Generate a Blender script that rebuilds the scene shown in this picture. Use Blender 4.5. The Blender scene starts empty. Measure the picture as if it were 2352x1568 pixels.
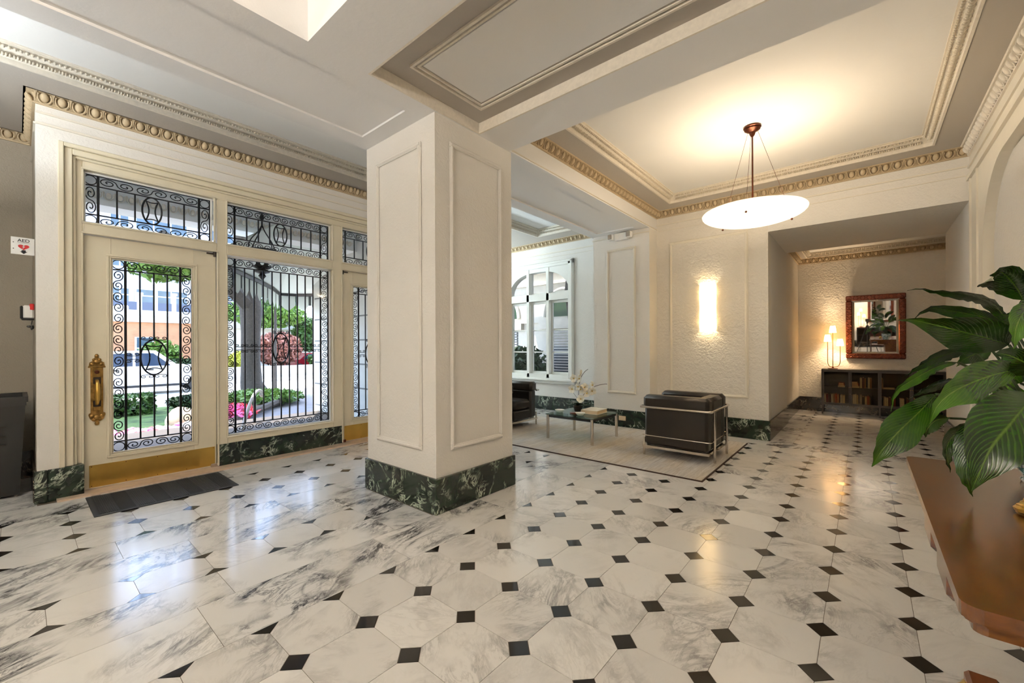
import bpy, math, random
from mathutils import Vector, Matrix
random.seed(7)
SC = bpy.context.scene
COL = SC.collection
PI = math.pi

# ------------------------------------------------------------------ camera
F_PX, CX, CY, AL, RO, HC = 959.7, 1175.7, 795.06, 0.701254, -0.00451, 1.25
FWD = Vector((-math.sin(AL), math.cos(AL), 0.0))
_r = Vector((math.cos(AL), math.sin(AL), 0.0))
_u = Vector((0, 0, 1))
RGT = _r * math.cos(RO) + _u * math.sin(RO)
UPV = -_r * math.sin(RO) + _u * math.cos(RO)
EYE = Vector((0, 0, HC))
cam_d = bpy.data.cameras.new('camera')
cam = bpy.data.objects.new('camera', cam_d)
COL.objects.link(cam)
cam.matrix_world = Matrix(((RGT.x, UPV.x, -FWD.x, 0), (RGT.y, UPV.y, -FWD.y, 0), (RGT.z, UPV.z, -FWD.z, HC), (0, 0, 0, 1)))
cam_d.sensor_width = 36.0
cam_d.lens = F_PX / 2352 * 36.0
cam_d.shift_x = (1176 - CX) / 2352
cam_d.shift_y = (CY - 784) / 2352
cam_d.clip_start = 0.02
cam_d.clip_end = 400
SC.camera = cam

# ------------------------------------------------------------------ world, sun, exposure
SC.view_settings.view_transform = 'Standard'
SC.view_settings.look = 'None'
SC.view_settings.gamma = 1.0
SC.view_settings.use_curve_mapping = False
SC.view_settings.exposure = 0.75
W = bpy.data.worlds.new('sky_world')
SC.world = W
W.use_nodes = True
wn = W.node_tree.nodes
wl = W.node_tree.links
wn.clear()
w_out = wn.new('ShaderNodeOutputWorld')
w_bg = wn.new('ShaderNodeBackground')
w_sky = wn.new('ShaderNodeTexSky')
w_sky.sky_type = 'NISHITA'
w_sky.sun_disc = False
w_sky.sun_elevation = math.radians(62)
w_sky.sun_rotation = math.radians(-70)
w_sky.altitude = 50
w_sky.dust_density = 1.0
w_bg.inputs['Strength'].default_value = 1.1
wl.new(w_sky.outputs['Color'], w_bg.inputs['Color'])
wl.new(w_bg.outputs['Background'], w_out.inputs['Surface'])

sun_d = bpy.data.lights.new('sun', 'SUN')
sun_d.energy = 6.5
sun_d.angle = math.radians(0.6)
sun_d.color = (1.0, 0.95, 0.87)
sun = bpy.data.objects.new('sun', sun_d)
COL.objects.link(sun)
sun.location = (-20, -8, 30)
sun.rotation_euler = Vector((0.30, 0.26, -1.0)).to_track_quat('-Z', 'Y').to_euler()


def lamp(name, loc, energy, color=(1, 0.82, 0.6), radius=0.08, kind='POINT', rot=None, size=None, spread=None):
    d = bpy.data.lights.new(name, kind)
    d.energy = energy
    d.color = color
    if kind == 'AREA':
        d.shape = 'RECTANGLE'
        d.size, d.size_y = size
        if spread:
            d.spread = spread
    else:
        d.shadow_soft_size = radius
    o = bpy.data.objects.new(name, d)
    COL.objects.link(o)
    o.location = loc
    if rot:
        o.rotation_euler = rot
    return o


# ------------------------------------------------------------------ material helpers
def lin(c):
    out = []
    for v in c:
        v = v / 255.0
        out.append(v / 12.92 if v <= 0.04045 else ((v + 0.055) / 1.055) ** 2.4)
    return tuple(out) + (1.0,)


def new_mat(name):
    m = bpy.data.materials.new(name)
    m.use_nodes = True
    nt = m.node_tree
    b = nt.nodes['Principled BSDF']
    return m, nt, b


def coords(nt, kind='Object', scale=(1, 1, 1), rot=(0, 0, 0), rand=False):
    tc = nt.nodes.new('ShaderNodeTexCoord')
    mp = nt.nodes.new('ShaderNodeMapping')
    mp.inputs['Scale'].default_value = scale
    mp.inputs['Rotation'].default_value = rot
    nt.links.new(tc.outputs[kind], mp.inputs['Vector'])
    if rand:
        oi = nt.nodes.new('ShaderNodeObjectInfo')
        mu = nt.nodes.new('ShaderNodeVectorMath')
        mu.operation = 'MULTIPLY'
        mu.inputs[1].default_value = (37.0, 53.0, 71.0)
        nt.links.new(oi.outputs['Random'], mu.inputs[0])
        nt.links.new(mu.outputs[0], mp.inputs['Location'])
        return mp.outputs['Vector'], oi.outputs['Random']
    return mp.outputs['Vector'], None


def noise(nt, vec, scale, detail=4, rough=0.55, dist=0.0):
    n = nt.nodes.new('ShaderNodeTexNoise')
    n.inputs['Scale'].default_value = scale
    n.inputs['Detail'].default_value = detail
    n.inputs['Roughness'].default_value = rough
    n.inputs['Distortion'].default_value = dist
    if vec is not None:
        nt.links.new(vec, n.inputs['Vector'])
    return n.outputs['Fac']


def ramp(nt, fac, stops):
    r = nt.nodes.new('ShaderNodeValToRGB')
    e = r.color_ramp.elements
    while len(e) < len(stops):
        e.new(0.5)
    for i, (p, c) in enumerate(stops):
        e[i].position = p
        e[i].color = c if len(c) == 4 else tuple(c) + (1,)
    nt.links.new(fac, r.inputs['Fac'])
    return r.outputs['Color']


def math_n(nt, op, a, b=None, clamp=False):
    n = nt.nodes.new('ShaderNodeMath')
    n.operation = op
    n.use_clamp = clamp
    for i, v in enumerate((a, b)):
        if v is None:
            continue
        if isinstance(v, (int, float)):
            n.inputs[i].default_value = v
        else:
            nt.links.new(v, n.inputs[i])
    return n.outputs[0]


def mixc(nt, fac, a, b, mode='MIX'):
    n = nt.nodes.new('ShaderNodeMix')
    n.data_type = 'RGBA'
    n.blend_type = mode
    for k, v in ((0, fac), (6, a), (7, b)):
        if isinstance(v, (int, float)):
            n.inputs[k].default_value = v
        elif isinstance(v, tuple):
            n.inputs[k].default_value = v
        else:
            nt.links.new(v, n.inputs[k])
    return n.outputs[2]


def bump(nt, b, height, strength=0.3, dist=0.01):
    n = nt.nodes.new('ShaderNodeBump')
    n.inputs['Strength'].default_value = strength
    n.inputs['Distance'].default_value = dist
    nt.links.new(height, n.inputs['Height'])
    nt.links.new(n.outputs['Normal'], b.inputs['Normal'])


def plain(name, rgb, rough=0.5, metal=0.0, spec=0.5, var=0.06, vscale=6.0, bmp=0.0, bscale=60.0, bdist=0.004, coat=0.0, emit=None, estr=0.0):
    m, nt, b = new_mat(name)
    v, _ = coords(nt)
    f = noise(nt, v, vscale, 3)
    c = lin(rgb)
    dk = tuple(x * (1 - var) for x in c[:3]) + (1,)
    lt = tuple(min(1, x * (1 + var)) for x in c[:3]) + (1,)
    nt.links.new(ramp(nt, f, [(0.3, dk), (0.7, lt)]), b.inputs['Base Color'])
    b.inputs['Roughness'].default_value = rough
    b.inputs['Metallic'].default_value = metal
    b.inputs['Specular IOR Level'].default_value = spec
    b.inputs['Coat Weight'].default_value = coat
    if bmp > 0:
        bump(nt, b, noise(nt, v, bscale, 3), bmp, bdist)
    if emit:
        b.inputs['Emission Color'].default_value = lin(emit)
        b.inputs['Emission Strength'].default_value = estr
    return m


def plaster(name, rgb, rough=0.75, bmp=0.35, bscale=55.0, var=0.03):
    m, nt, b = new_mat(name)
    tc = nt.nodes.new('ShaderNodeTexCoord')
    v = tc.outputs['Object']
    c = lin(rgb)
    f = noise(nt, v, 1.3, 3)
    nt.links.new(ramp(nt, f, [(0.3, tuple(x * (1 - var) for x in c[:3])), (0.7, c)]), b.inputs['Base Color'])
    b.inputs['Roughness'].default_value = rough
    h1 = noise(nt, v, bscale, 2, 0.5, 0.6)
    h2 = noise(nt, v, bscale * 0.28, 3, 0.6, 1.2)
    h = math_n(nt, 'ADD', h1, math_n(nt, 'MULTIPLY', h2, 1.2))
    bump(nt, b, h, bmp, 0.012)
    return m


def tile_marble(name, base, vein, heavy=0.6, rough=0.16):
    m, nt, b = new_mat(name)
    v, rnd = coords(nt, rand=True)
    # per-tile rotation of the vein direction
    rot = nt.nodes.new('ShaderNodeVectorRotate')
    rot.rotation_type = 'Z_AXIS'
    nt.links.new(v, rot.inputs['Vector'])
    nt.links.new(math_n(nt, 'MULTIPLY', math_n(nt, 'SINE', math_n(nt, 'MULTIPLY', rnd, 91.0)), 0.9), rot.inputs['Angle'])
    st = nt.nodes.new('ShaderNodeVectorMath')
    st.operation = 'MULTIPLY'
    st.inputs[1].default_value = (1.0, 0.42, 1.0)
    nt.links.new(rot.outputs['Vector'], st.inputs[0])
    n1 = noise(nt, st.outputs[0], 4.2, 7, 0.62, 0.9)
    r1 = math_n(nt, 'SUBTRACT', 1.0, math_n(nt, 'MULTIPLY', math_n(nt, 'ABSOLUTE', math_n(nt, 'SUBTRACT', n1, 0.5)), 16.0), True)
    n2 = noise(nt, st.outputs[0], 9.0, 8, 0.7, 1.6)
    r2 = math_n(nt, 'SUBTRACT', 1.0, math_n(nt, 'MULTIPLY', math_n(nt, 'ABSOLUTE', math_n(nt, 'SUBTRACT', n2, 0.5)), 26.0), True)
    mask = noise(nt, v, 3.0, 3, 0.5)
    mask = math_n(nt, 'MULTIPLY', math_n(nt, 'SUBTRACT', mask, 0.40), 4.0, True)
    amt = math_n(nt, 'ADD', math_n(nt, 'MULTIPLY', math_n(nt, 'FRACT', math_n(nt, 'MULTIPLY', rnd, 17.3)), 0.85), 0.15)
    vv = math_n(nt, 'ADD', math_n(nt, 'MULTIPLY', r1, 0.75), math_n(nt, 'MULTIPLY', r2, 0.55), True)
    cloud = math_n(nt, 'MULTIPLY', math_n(nt, 'SUBTRACT', noise(nt, st.outputs[0], 2.4, 6, 0.65, 0.5), 0.52), 2.4, True)
    vv = math_n(nt, 'ADD', vv, math_n(nt, 'MULTIPLY', cloud, 0.5), True)
    vv = math_n(nt, 'MULTIPLY', math_n(nt, 'MULTIPLY', vv, mask), math_n(nt, 'MULTIPLY', amt, heavy), True)
    tone = mixc(nt, math_n(nt, 'FRACT', math_n(nt, 'MULTIPLY', rnd, 5.7)), lin(base), lin(tuple(x * 0.93 for x in base)))
    nt.links.new(mixc(nt, vv, tone, lin(vein)), b.inputs['Base Color'])
    b.inputs['Roughness'].default_value = rough
    b.inputs['Specular IOR Level'].default_value = 0.42
    return m


def green_marble(name, dark=(18, 22, 17), mid=(34, 48, 36), vein=(190, 200, 180), rough=0.12, scale=5.0):
    m, nt, b = new_mat(name)
    v, _ = coords(nt, rand=True)
    n1 = noise(nt, v, scale, 6, 0.6, 1.2)
    base = ramp(nt, n1, [(0.35, lin(dark)), (0.6, lin(mid)), (0.75, lin(dark))])
    n2 = noise(nt, v, scale * 0.8, 5, 0.65, 2.2)
    r2 = math_n(nt, 'SUBTRACT', 1.0, math_n(nt, 'MULTIPLY', math_n(nt, 'ABSOLUTE', math_n(nt, 'SUBTRACT', n2, 0.5)), 30.0), True)
    mk = math_n(nt, 'MULTIPLY', math_n(nt, 'SUBTRACT', noise(nt, v, scale * 1.1, 2), 0.46), 6.0, True)
    nt.links.new(mixc(nt, math_n(nt, 'MULTIPLY', r2, mk), base, lin(vein)), b.inputs['Base Color'])
    b.inputs['Roughness'].default_value = rough
    return m


def wood(name, a, c, rough=0.35, scale=(1, 9, 9), ns=3.0, coat=0.3):
    m, nt, b = new_mat(name)
    v, _ = coords(nt, scale=scale)
    n1 = noise(nt, v, ns, 6, 0.6, 1.4)
    nt.links.new(ramp(nt, n1, [(0.3, lin(a)), (0.7, lin(c))]), b.inputs['Base Color'])
    b.inputs['Roughness'].default_value = rough
    b.inputs['Coat Weight'].default_value = coat
    b.inputs['Coat Roughness'].default_value = 0.2
    return m


def thin_glass(name, tint=(1, 1, 1), refl=0.06):
    m = bpy.data.materials.new(name)
    m.use_nodes = True
    nt = m.node_tree
    nt.nodes.clear()
    out = nt.nodes.new('ShaderNodeOutputMaterial')
    tr = nt.nodes.new('ShaderNodeBsdfTransparent')
    tr.inputs['Color'].default_value = tuple(tint) + (1,)
    gl = nt.nodes.new('ShaderNodeBsdfGlossy')
    gl.inputs['Roughness'].default_value = 0.03
    fr = nt.nodes.new('ShaderNodeFresnel')
    fr.inputs['IOR'].default_value = 1.3
    ns = nt.nodes.new('ShaderNodeTexNoise')
    ns.inputs['Scale'].default_value = 2.0
    mu = nt.nodes.new('ShaderNodeMath')
    mu.operation = 'MULTIPLY'
    nt.links.new(fr.outputs[0], mu.inputs[0])
    mu.inputs[1].default_value = 0.8
    mx = nt.nodes.new('ShaderNodeMixShader')
    nt.links.new(mu.outputs[0], mx.inputs[0])
    nt.links.new(tr.outputs[0], mx.inputs[1])
    nt.links.new(gl.outputs[0], mx.inputs[2])
    nt.links.new(mx.outputs[0], out.inputs['Surface'])
    return m


def glow(name, rgb, strength, transl=0.5, hot=None):
    """lit lamp glass: translucent white body that also gives off light"""
    m = bpy.data.materials.new(name)
    m.use_nodes = True
    nt = m.node_tree
    nt.nodes.clear()
    out = nt.nodes.new('ShaderNodeOutputMaterial')
    df = nt.nodes.new('ShaderNodeBsdfDiffuse')
    tl = nt.nodes.new('ShaderNodeBsdfTranslucent')
    em = nt.nodes.new('ShaderNodeEmission')
    tc = nt.nodes.new('ShaderNodeTexCoord')
    ns = nt.nodes.new('ShaderNodeTexNoise')
    ns.inputs['Scale'].default_value = 3.0
    ns.inputs['Detail'].default_value = 3
    nt.links.new(tc.outputs['Object'], ns.inputs['Vector'])
    c = lin(rgb)
    col = ramp(nt, ns.outputs['Fac'], [(0.35, tuple(x * 0.92 for x in c[:3])), (0.65, c)])
    for s in (df, tl, em):
        nt.links.new(col, s.inputs['Color'])
    em.inputs['Strength'].default_value = strength
    m1 = nt.nodes.new('ShaderNodeMixShader')
    m1.inputs[0].default_value = transl
    nt.links.new(df.outputs[0], m1.inputs[1])
    nt.links.new(tl.outputs[0], m1.inputs[2])
    ad = nt.nodes.new('ShaderNodeAddShader')
    nt.links.new(m1.outputs[0], ad.inputs[0])
    nt.links.new(em.outputs[0], ad.inputs[1])
    nt.links.new(ad.outputs[0], out.inputs['Surface'])
    return m


def leaf_mat(name, a, b_, vein, rough=0.22):
    """UV-less leaf: colour from object position noise, lighter veins from a generated stripe attribute"""
    m, nt, b = new_mat(name)
    at = nt.nodes.new('ShaderNodeAttribute')
    at.attribute_name = 'luv'
    sp = nt.nodes.new('ShaderNodeSeparateXYZ')
    nt.links.new(at.outputs['Vector'], sp.inputs[0])
    # lateral veins sweep forward from the midrib
    k = math_n(nt, 'SUBTRACT', math_n(nt, 'MULTIPLY', sp.outputs[0], 17.0), math_n(nt, 'MULTIPLY', math_n(nt, 'ABSOLUTE', sp.outputs[1]), 6.0))
    s = math_n(nt, 'SINE', math_n(nt, 'MULTIPLY', k, 6.283))
    s = math_n(nt, 'POWER', math_n(nt, 'ADD', math_n(nt, 'MULTIPLY', s, 0.5), 0.5), 5.0)
    mid = math_n(nt, 'SUBTRACT', 1.0, math_n(nt, 'MULTIPLY', math_n(nt, 'ABSOLUTE', sp.outputs[1]), 18.0), True)
    tc = nt.nodes.new('ShaderNodeTexCoord')
    f = noise(nt, tc.outputs['Object'], 7.0, 3)
    base = ramp(nt, f, [(0.35, lin(a)), (0.68, lin(b_))])
    fac = math_n(nt, 'ADD', math_n(nt, 'MULTIPLY', s, 0.12), math_n(nt, 'MULTIPLY', mid, 0.45), True)
    nt.links.new(mixc(nt, fac, base, lin(vein)), b.inputs['Base Color'])
    b.inputs['Roughness'].default_value = rough
    b.inputs['Specular IOR Level'].default_value = 0.6
    b.inputs['Coat Weight'].default_value = 0.1
    b.inputs['Coat Roughness'].default_value = 0.15
    bump(nt, b, math_n(nt, 'ADD', s, math_n(nt, 'MULTIPLY', mid, -1.0)), 0.2, 0.003)
    return m


M = {}
M['wall'] = plaster('cream_plaster', (225, 221, 214), bmp=0.26, bscale=60)
M['wall_rough'] = plaster('rough_plaster', (225, 219, 208), bmp=0.75, bscale=34)
M['wall_taupe'] = plaster('taupe_plaster', (160, 150, 134), bmp=0.4, bscale=70)
M['niche'] = plaster('niche_plaster', (210, 205, 197), bmp=0.5, bscale=50)
M['trim'] = plain('cream_paint', (224, 217, 202), 0.42, var=0.02)
M['door'] = plain('door_paint', (220, 210, 186), 0.38, var=0.025)
M['white_trim'] = plain('white_paint', (232, 232, 226), 0.4, var=0.02)
M['ceil'] = plaster('ceiling_white', (234, 233, 231), bmp=0.06, bscale=30, var=0.02)
M['border'] = plaster('ceiling_taupe', (184, 177, 168), bmp=0.07, bscale=40, var=0.03)
M['beam'] = plaster('beam_plaster', (230, 229, 228), bmp=0.06, bscale=40, var=0.02)
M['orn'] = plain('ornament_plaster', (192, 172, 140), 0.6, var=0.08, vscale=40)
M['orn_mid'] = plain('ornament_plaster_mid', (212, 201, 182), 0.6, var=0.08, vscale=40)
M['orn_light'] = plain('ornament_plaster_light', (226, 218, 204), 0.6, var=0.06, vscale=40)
M['tile'] = tile_marble('white_marble_tile', (221, 218, 213), (92, 89, 88), 0.85)
M['slab'] = tile_marble('white_marble_slab', (220, 218, 214), (52, 52, 56), 1.7)
M['dot'] = plain('black_marble_inset', (26, 20, 14), 0.10, var=0.15, vscale=30)
M['grout'] = plain('grout', (88, 76, 62), 0.7)
M['green'] = green_marble('green_marble')
M['base_brown'] = green_marble('brown_black_marble', (22, 17, 12), (36, 28, 20), (150, 140, 120))
M['thresh'] = plain('threshold_stone', (196, 172, 150), 0.3, var=0.12, vscale=14)
M['brass'] = plain('satin_brass', (206, 166, 84), 0.30, 0.85, var=0.10, vscale=5)
M['old_brass'] = plain('aged_brass', (150, 116, 62), 0.36, 0.8, var=0.35, vscale=30)
M['iron'] = plain('black_iron', (20, 20, 22), 0.45, 0.3)
M['chrome'] = plain('chrome', (214, 206, 196), 0.12, 1.0, var=0.02)
M['leather'] = plain('black_leather', (34, 27, 19), 0.36, var=0.25, vscale=3, bmp=0.12, bscale=140, bdist=0.002)
M['iron_black'] = plain('black_plastic', (34, 33, 32), 0.4)
M['dark_metal'] = plain('dark_metal', (46, 36, 28), 0.4, 0.3)
M['bronze'] = plain('bronze', (88, 44, 26), 0.32, 0.7, var=0.2, vscale=20)
M['white'] = plain('white_plastic', (236, 234, 230), 0.4)
M['red'] = plain('red_plastic', (200, 30, 32), 0.4)
M['blacktext'] = plain('black_print', (16, 15, 15), 0.6)
M['glass'] = thin_glass('window_glass')
M['tableglass'] = thin_glass('green_glass', (0.72, 0.86, 0.80))
M['mirror'] = plain('mirror_silver', (240, 240, 240), 0.015, 1.0, var=0.0)
M['copper'] = plain('carved_copper_leaf', (98, 44, 22), 0.34, 0.55, var=0.4, vscale=28)
M['desk'] = wood('desk_walnut', (74, 38, 13), (124, 76, 30), 0.22, (5.0, 1.4, 5.0), 2.2, 0.5)
M['rubber'] = plain('mat_rubber', (42, 43, 45), 0.75, bmp=0.5, bscale=220, bdist=0.003)
M['leaf'] = leaf_mat('plant_leaf', (13, 38, 3), (40, 78, 9), (118, 142, 58))
M['leaf_b'] = leaf_mat('plant_leaf_bright', (30, 70, 8), (70, 118, 18), (158, 182, 84))
M['leaf_s'] = plain('plant_stem', (44, 60, 22), 0.4)
M['shade'] = glow('lit_shade', (255, 226, 170), 1.4, 0.5)
M['alabaster'] = glow('lit_alabaster', (250, 245, 237), 0.16, 0.8)
M['sconce'] = glow('lit_sconce_glass', (255, 236, 190), 0.66, 0.3)
M['gold'] = plain('gilt_rod', (196, 148, 84), 0.28, 0.8)


# ------------------------------------------------------------------ mesh builder
class MB:
    def __init__(self):
        self.v = []
        self.f = []
        self.luv = None

    def add(self, verts, faces):
        o = len(self.v)
        self.v += [tuple(p) for p in verts]
        self.f += [tuple(i + o for i in fc) for fc in faces]
        return self

    def box(self, x0, x1, y0, y1, z0, z1):
        if x0 > x1: x0, x1 = x1, x0
        if y0 > y1: y0, y1 = y1, y0
        if z0 > z1: z0, z1 = z1, z0
        v = [(x0, y0, z0), (x1, y0, z0), (x1, y1, z0), (x0, y1, z0), (x0, y0, z1), (x1, y0, z1), (x1, y1, z1), (x0, y1, z1)]
        return self.add(v, [(0, 3, 2, 1), (4, 5, 6, 7), (0, 1, 5, 4), (1, 2, 6, 5), (2, 3, 7, 6), (3, 0, 4, 7)])

    def bbox(self, x0, x1, y0, y1, z0, z1, b=0.01):
        """box with chamfered edges (24 verts)"""
        cx, cy, cz = (x0 + x1) / 2, (y0 + y1) / 2, (z0 + z1) / 2
        hx, hy, hz = abs(x1 - x0) / 2, abs(y1 - y0) / 2, abs(z1 - z0) / 2
        b = min(b, hx * 0.95, hy * 0.95, hz * 0.95)
        idx = {}
        vs = []
        for sx in (-1, 1):
            for sy in (-1, 1):
                for sz in (-1, 1):
                    for ax in range(3):
                        p = [hx, hy, hz]
                        for k in range(3):
                            if k != ax:
                                p[k] -= b
                        idx[(sx, sy, sz, ax)] = len(vs)
                        vs.append((cx + sx * p[0], cy + sy * p[1], cz + sz * p[2]))
        fs = []
        for ax in range(3):
            o = [k for k in range(3) if k != ax]
            for s in (-1, 1):
                q = []
                for a, c in ((-1, -1), (1, -1), (1, 1), (-1, 1)):
                    sg = [0, 0, 0]
                    sg[ax] = s
                    sg[o[0]] = a
                    sg[o[1]] = c
                    q.append(idx[(sg[0], sg[1], sg[2], ax)])
                fs.append(tuple(q))
        for ax in range(3):          # edges parallel to ax
            o = [k for k in range(3) if k != ax]
            for a in (-1, 1):
                for c in (-1, 1):
                    q = []
                    for s, w in ((-1, o[0]), (1, o[0]), (1, o[1]), (-1, o[1])):
                        sg = [0, 0, 0]
                        sg[ax] = s
                        sg[o[0]] = a
                        sg[o[1]] = c
                        q.append(idx[(sg[0], sg[1], sg[2], w)])
                    fs.append(tuple(q))
        for sx in (-1, 1):
            for sy in (-1, 1):
                for sz in (-1, 1):
                    fs.append((idx[(sx, sy, sz, 0)], idx[(sx, sy, sz, 1)], idx[(sx, sy, sz, 2)]))
        # consistent outward normals
        c0 = Vector((cx, cy, cz))
        out = []
        for fc in fs:
            p = [Vector(vs[i]) for i in fc]
            n = (p[1] - p[0]).cross(p[2] - p[0])
            m = sum(p, Vector()) / len(p) - c0
            out.append(fc if n.dot(m) > 0 else tuple(reversed(fc)))
        return self.add(vs, out)

    def prism(self, poly, axis, lo, hi):
        """extrude 2-D polygon along axis (0:x -> poly is (y,z); 1:y -> (x,z); 2:z -> (x,y))"""
        n = len(poly)

        def P(p, t):
            if axis == 0: return (t, p[0], p[1])
            if axis == 1: return (p[0], t, p[1])
            return (p[0], p[1], t)
        v = [P(p, lo) for p in poly] + [P(p, hi) for p in poly]
        f = [tuple(range(n))[::-1], tuple(range(n, 2 * n))]
        f += [(i, (i + 1) % n, n + (i + 1) % n, n + i) for i in range(n)]
        return self.add(v, f)

    def tube(self, pts, r, n=8, cap=True, closed=False):
        pts = [Vector(p) for p in pts]
        rs = r if isinstance(r, (list, tuple)) else [r] * len(pts)
        m = len(pts)
        base = len(self.v)
        prev = None
        for i, p in enumerate(pts):
            if closed:
                t = pts[(i + 1) % m] - pts[i - 1]
            else:
                t = pts[min(i + 1, m - 1)] - pts[max(i - 1, 0)]
            t.normalize() if t.length > 1e-9 else None
            if prev is None:
                a = Vector((0, 0, 1)) if abs(t.z) < 0.9 else Vector((1, 0, 0))
                u = t.cross(a).normalized()
            else:
                u = (prev - t * prev.dot(t))
                u = u.normalized() if u.length > 1e-6 else t.orthogonal().normalized()
            prev = u
            w = t.cross(u)
            for k in range(n):
                a = 2 * PI * k / n
                self.v.append(tuple(p + (u * math.cos(a) + w * math.sin(a)) * rs[i]))
        last = m if closed else m - 1
        for i in range(last):
            for k in range(n):
                a = base + i * n + k
                b = base + i * n + (k + 1) % n
                c = base + ((i + 1) % m) * n + (k + 1) % n
                d = base + ((i + 1) % m) * n + k
                self.f.append((a, b, c, d))
        if cap and not closed:
            self.f.append(tuple(base + k for k in range(n))[::-1])
            self.f.append(tuple(base + (m - 1) * n + k for k in range(n)))
        return self

    def lathe(self, prof, n=24, c=(0, 0, 0), cap=True):
        base = len(self.v)
        for (r, z) in prof:
            for k in range(n):
                a = 2 * PI * k / n
                self.v.append((c[0] + r * math.cos(a), c[1] + r * math.sin(a), c[2] + z))
        for i in range(len(prof) - 1):
            for k in range(n):
                a = base + i * n + k
                b = base + i * n + (k + 1) % n
                self.f.append((a, b, b + n, a + n))
        if cap:
            self.f.append(tuple(base + k for k in range(n))[::-1])
            self.f.append(tuple(base + (len(prof) - 1) * n + k for k in range(n)))
        return self

    def ell(self, c, r, nu=10, nv=6, rot=None):
        vs = []
        for j in range(nv + 1):
            ph = PI * j / nv
            for i in range(nu):
                a = 2 * PI * i / nu
                p = Vector((r[0] * math.sin(ph) * math.cos(a), r[1] * math.sin(ph) * math.sin(a), r[2] * math.cos(ph)))
                if rot is not None:
                    p = rot @ p
                vs.append((c[0] + p.x, c[1] + p.y, c[2] + p.z))
        fs = []
        for j in range(nv):
            for i in range(nu):
                a = j * nu + i
                b = j * nu + (i + 1) % nu
                fs.append((a, a + nu, b + nu, b))
        return self.add(vs, fs)

    def ring(self, x0, x1, y0, y1, w, z0, z1):
        """rectangular picture-frame lying in xy"""
        self.box(x0, x1, y0, y0 + w, z0, z1)
        self.box(x0, x1, y1 - w, y1, z0, z1)
        self.box(x0, x0 + w, y0 + w, y1 - w, z0, z1)
        return self.box(x1 - w, x1, y0 + w, y1 - w, z0, z1)

    def xf(self, m):
        self.v = [tuple(m @ Vector(p)) for p in self.v]
        return self

    def mesh(self, name, mat, smooth=False):
        me = bpy.data.meshes.new(name)
        me.from_pydata(self.v, [], self.f)
        me.validate()
        if self.luv and len(self.luv) == len(me.vertices):
            at = me.attributes.new('luv', 'FLOAT_VECTOR', 'POINT')
            at.data.foreach_set('vector', [x for t in self.luv for x in t])
        if mat is not None:
            me.materials.append(M[mat] if isinstance(mat, str) else mat)
        if smooth:
            me.polygons.foreach_set('use_smooth', [True] * len(me.polygons))
            if smooth != 'all':
                try:
                    me.set_sharp_from_angle(angle=math.radians(38))
                except Exception:
                    pass
        me.update()
        return me


def link(name, me, parent=None, loc=None):
    o = bpy.data.objects.new(name, me)
    COL.objects.link(o)
    if parent is not None:
        o.parent = parent
    if loc is not None:
        o.location = loc
    return o


def obj(name, mb, mat, parent=None, smooth=False, label=None):
    o = link(name, mb.mesh(name, mat, smooth), parent)
    if label:
        o['label'] = label
    return o


def tag(o, label, cat, group=None):
    o['label'] = label
    o['category'] = cat
    if group:
        o['group'] = group
    return o


def thing(name, label, cat, loc=(0, 0, 0), rz=0.0, group=None):
    o = bpy.data.objects.new(name, None)
    COL.objects.link(o)
    o.location = loc
    o.rotation_euler = (0, 0, rz)
    o.empty_display_size = 0.1
    return tag(o, label, cat, group)


def struct(name, mb, mat, smooth=False, label=None):
    o = obj(name, mb, mat, None, smooth, label)
    o['kind'] = 'structure'
    return o


def stuff(o):
    o['kind'] = 'stuff'
    return o


def dup(root, loc=None, rz=None, label=None, group=None):
    r = root.copy()
    COL.objects.link(r)
    if loc is not None: r.location = loc
    if rz is not None: r.rotation_euler = (0, 0, rz)
    if label: r['label'] = label
    if group: r['group'] = group
    for ch in list(root.children):
        c = ch.copy()
        COL.objects.link(c)
        c.parent = r
        for g in list(ch.children):
            d = g.copy()
            COL.objects.link(d)
            d.parent = c
    return r


def at(px, py, depth):
    """a point at a real distance in front of the camera"""
    return EYE + (FWD + RGT * ((px - CX) / F_PX) - UPV * ((py - CY) / F_PX)) * depth


def arc(cx, cy, r, a0, a1, n, ry=None):
    ry = r if ry is None else ry
    return [(cx + r * math.cos(a0 + (a1 - a0) * i / n), cy + ry * math.sin(a0 + (a1 - a0) * i / n)) for i in range(n + 1)]

# ================================================================== FLOOR
def to_px(p):
    d = Vector(p) - EYE
    z = d.dot(FWD)
    if z < 0.05:
        return None
    return CX + F_PX * d.dot(RGT) / z, CY - F_PX * d.dot(UPV) / z, z


GAP = 0.0011
CUT = 0.058
TZ0, TZ1 = -0.006, 0.0
floor = struct('floor', MB().box(-8.25, 1.6, -3.5, 10.0, -0.12, -0.0018), 'grout')
pieces = {'marble_tile': [], 'black_inset': [], 'marble_slab': []}
_oct = {}


def octa(wx, wy):
    k = (round(wx, 4), round(wy, 4))
    if k not in _oct:
        hx, hy, c = wx / 2 - GAP, wy / 2 - GAP, CUT
        poly = [(-hx + c, -hy), (hx - c, -hy), (hx, -hy + c), (hx, hy - c), (hx - c, hy), (-hx + c, hy), (-hx, hy - c), (-hx, -hy + c)]
        _oct[k] = poly
    return _oct[k]


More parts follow.
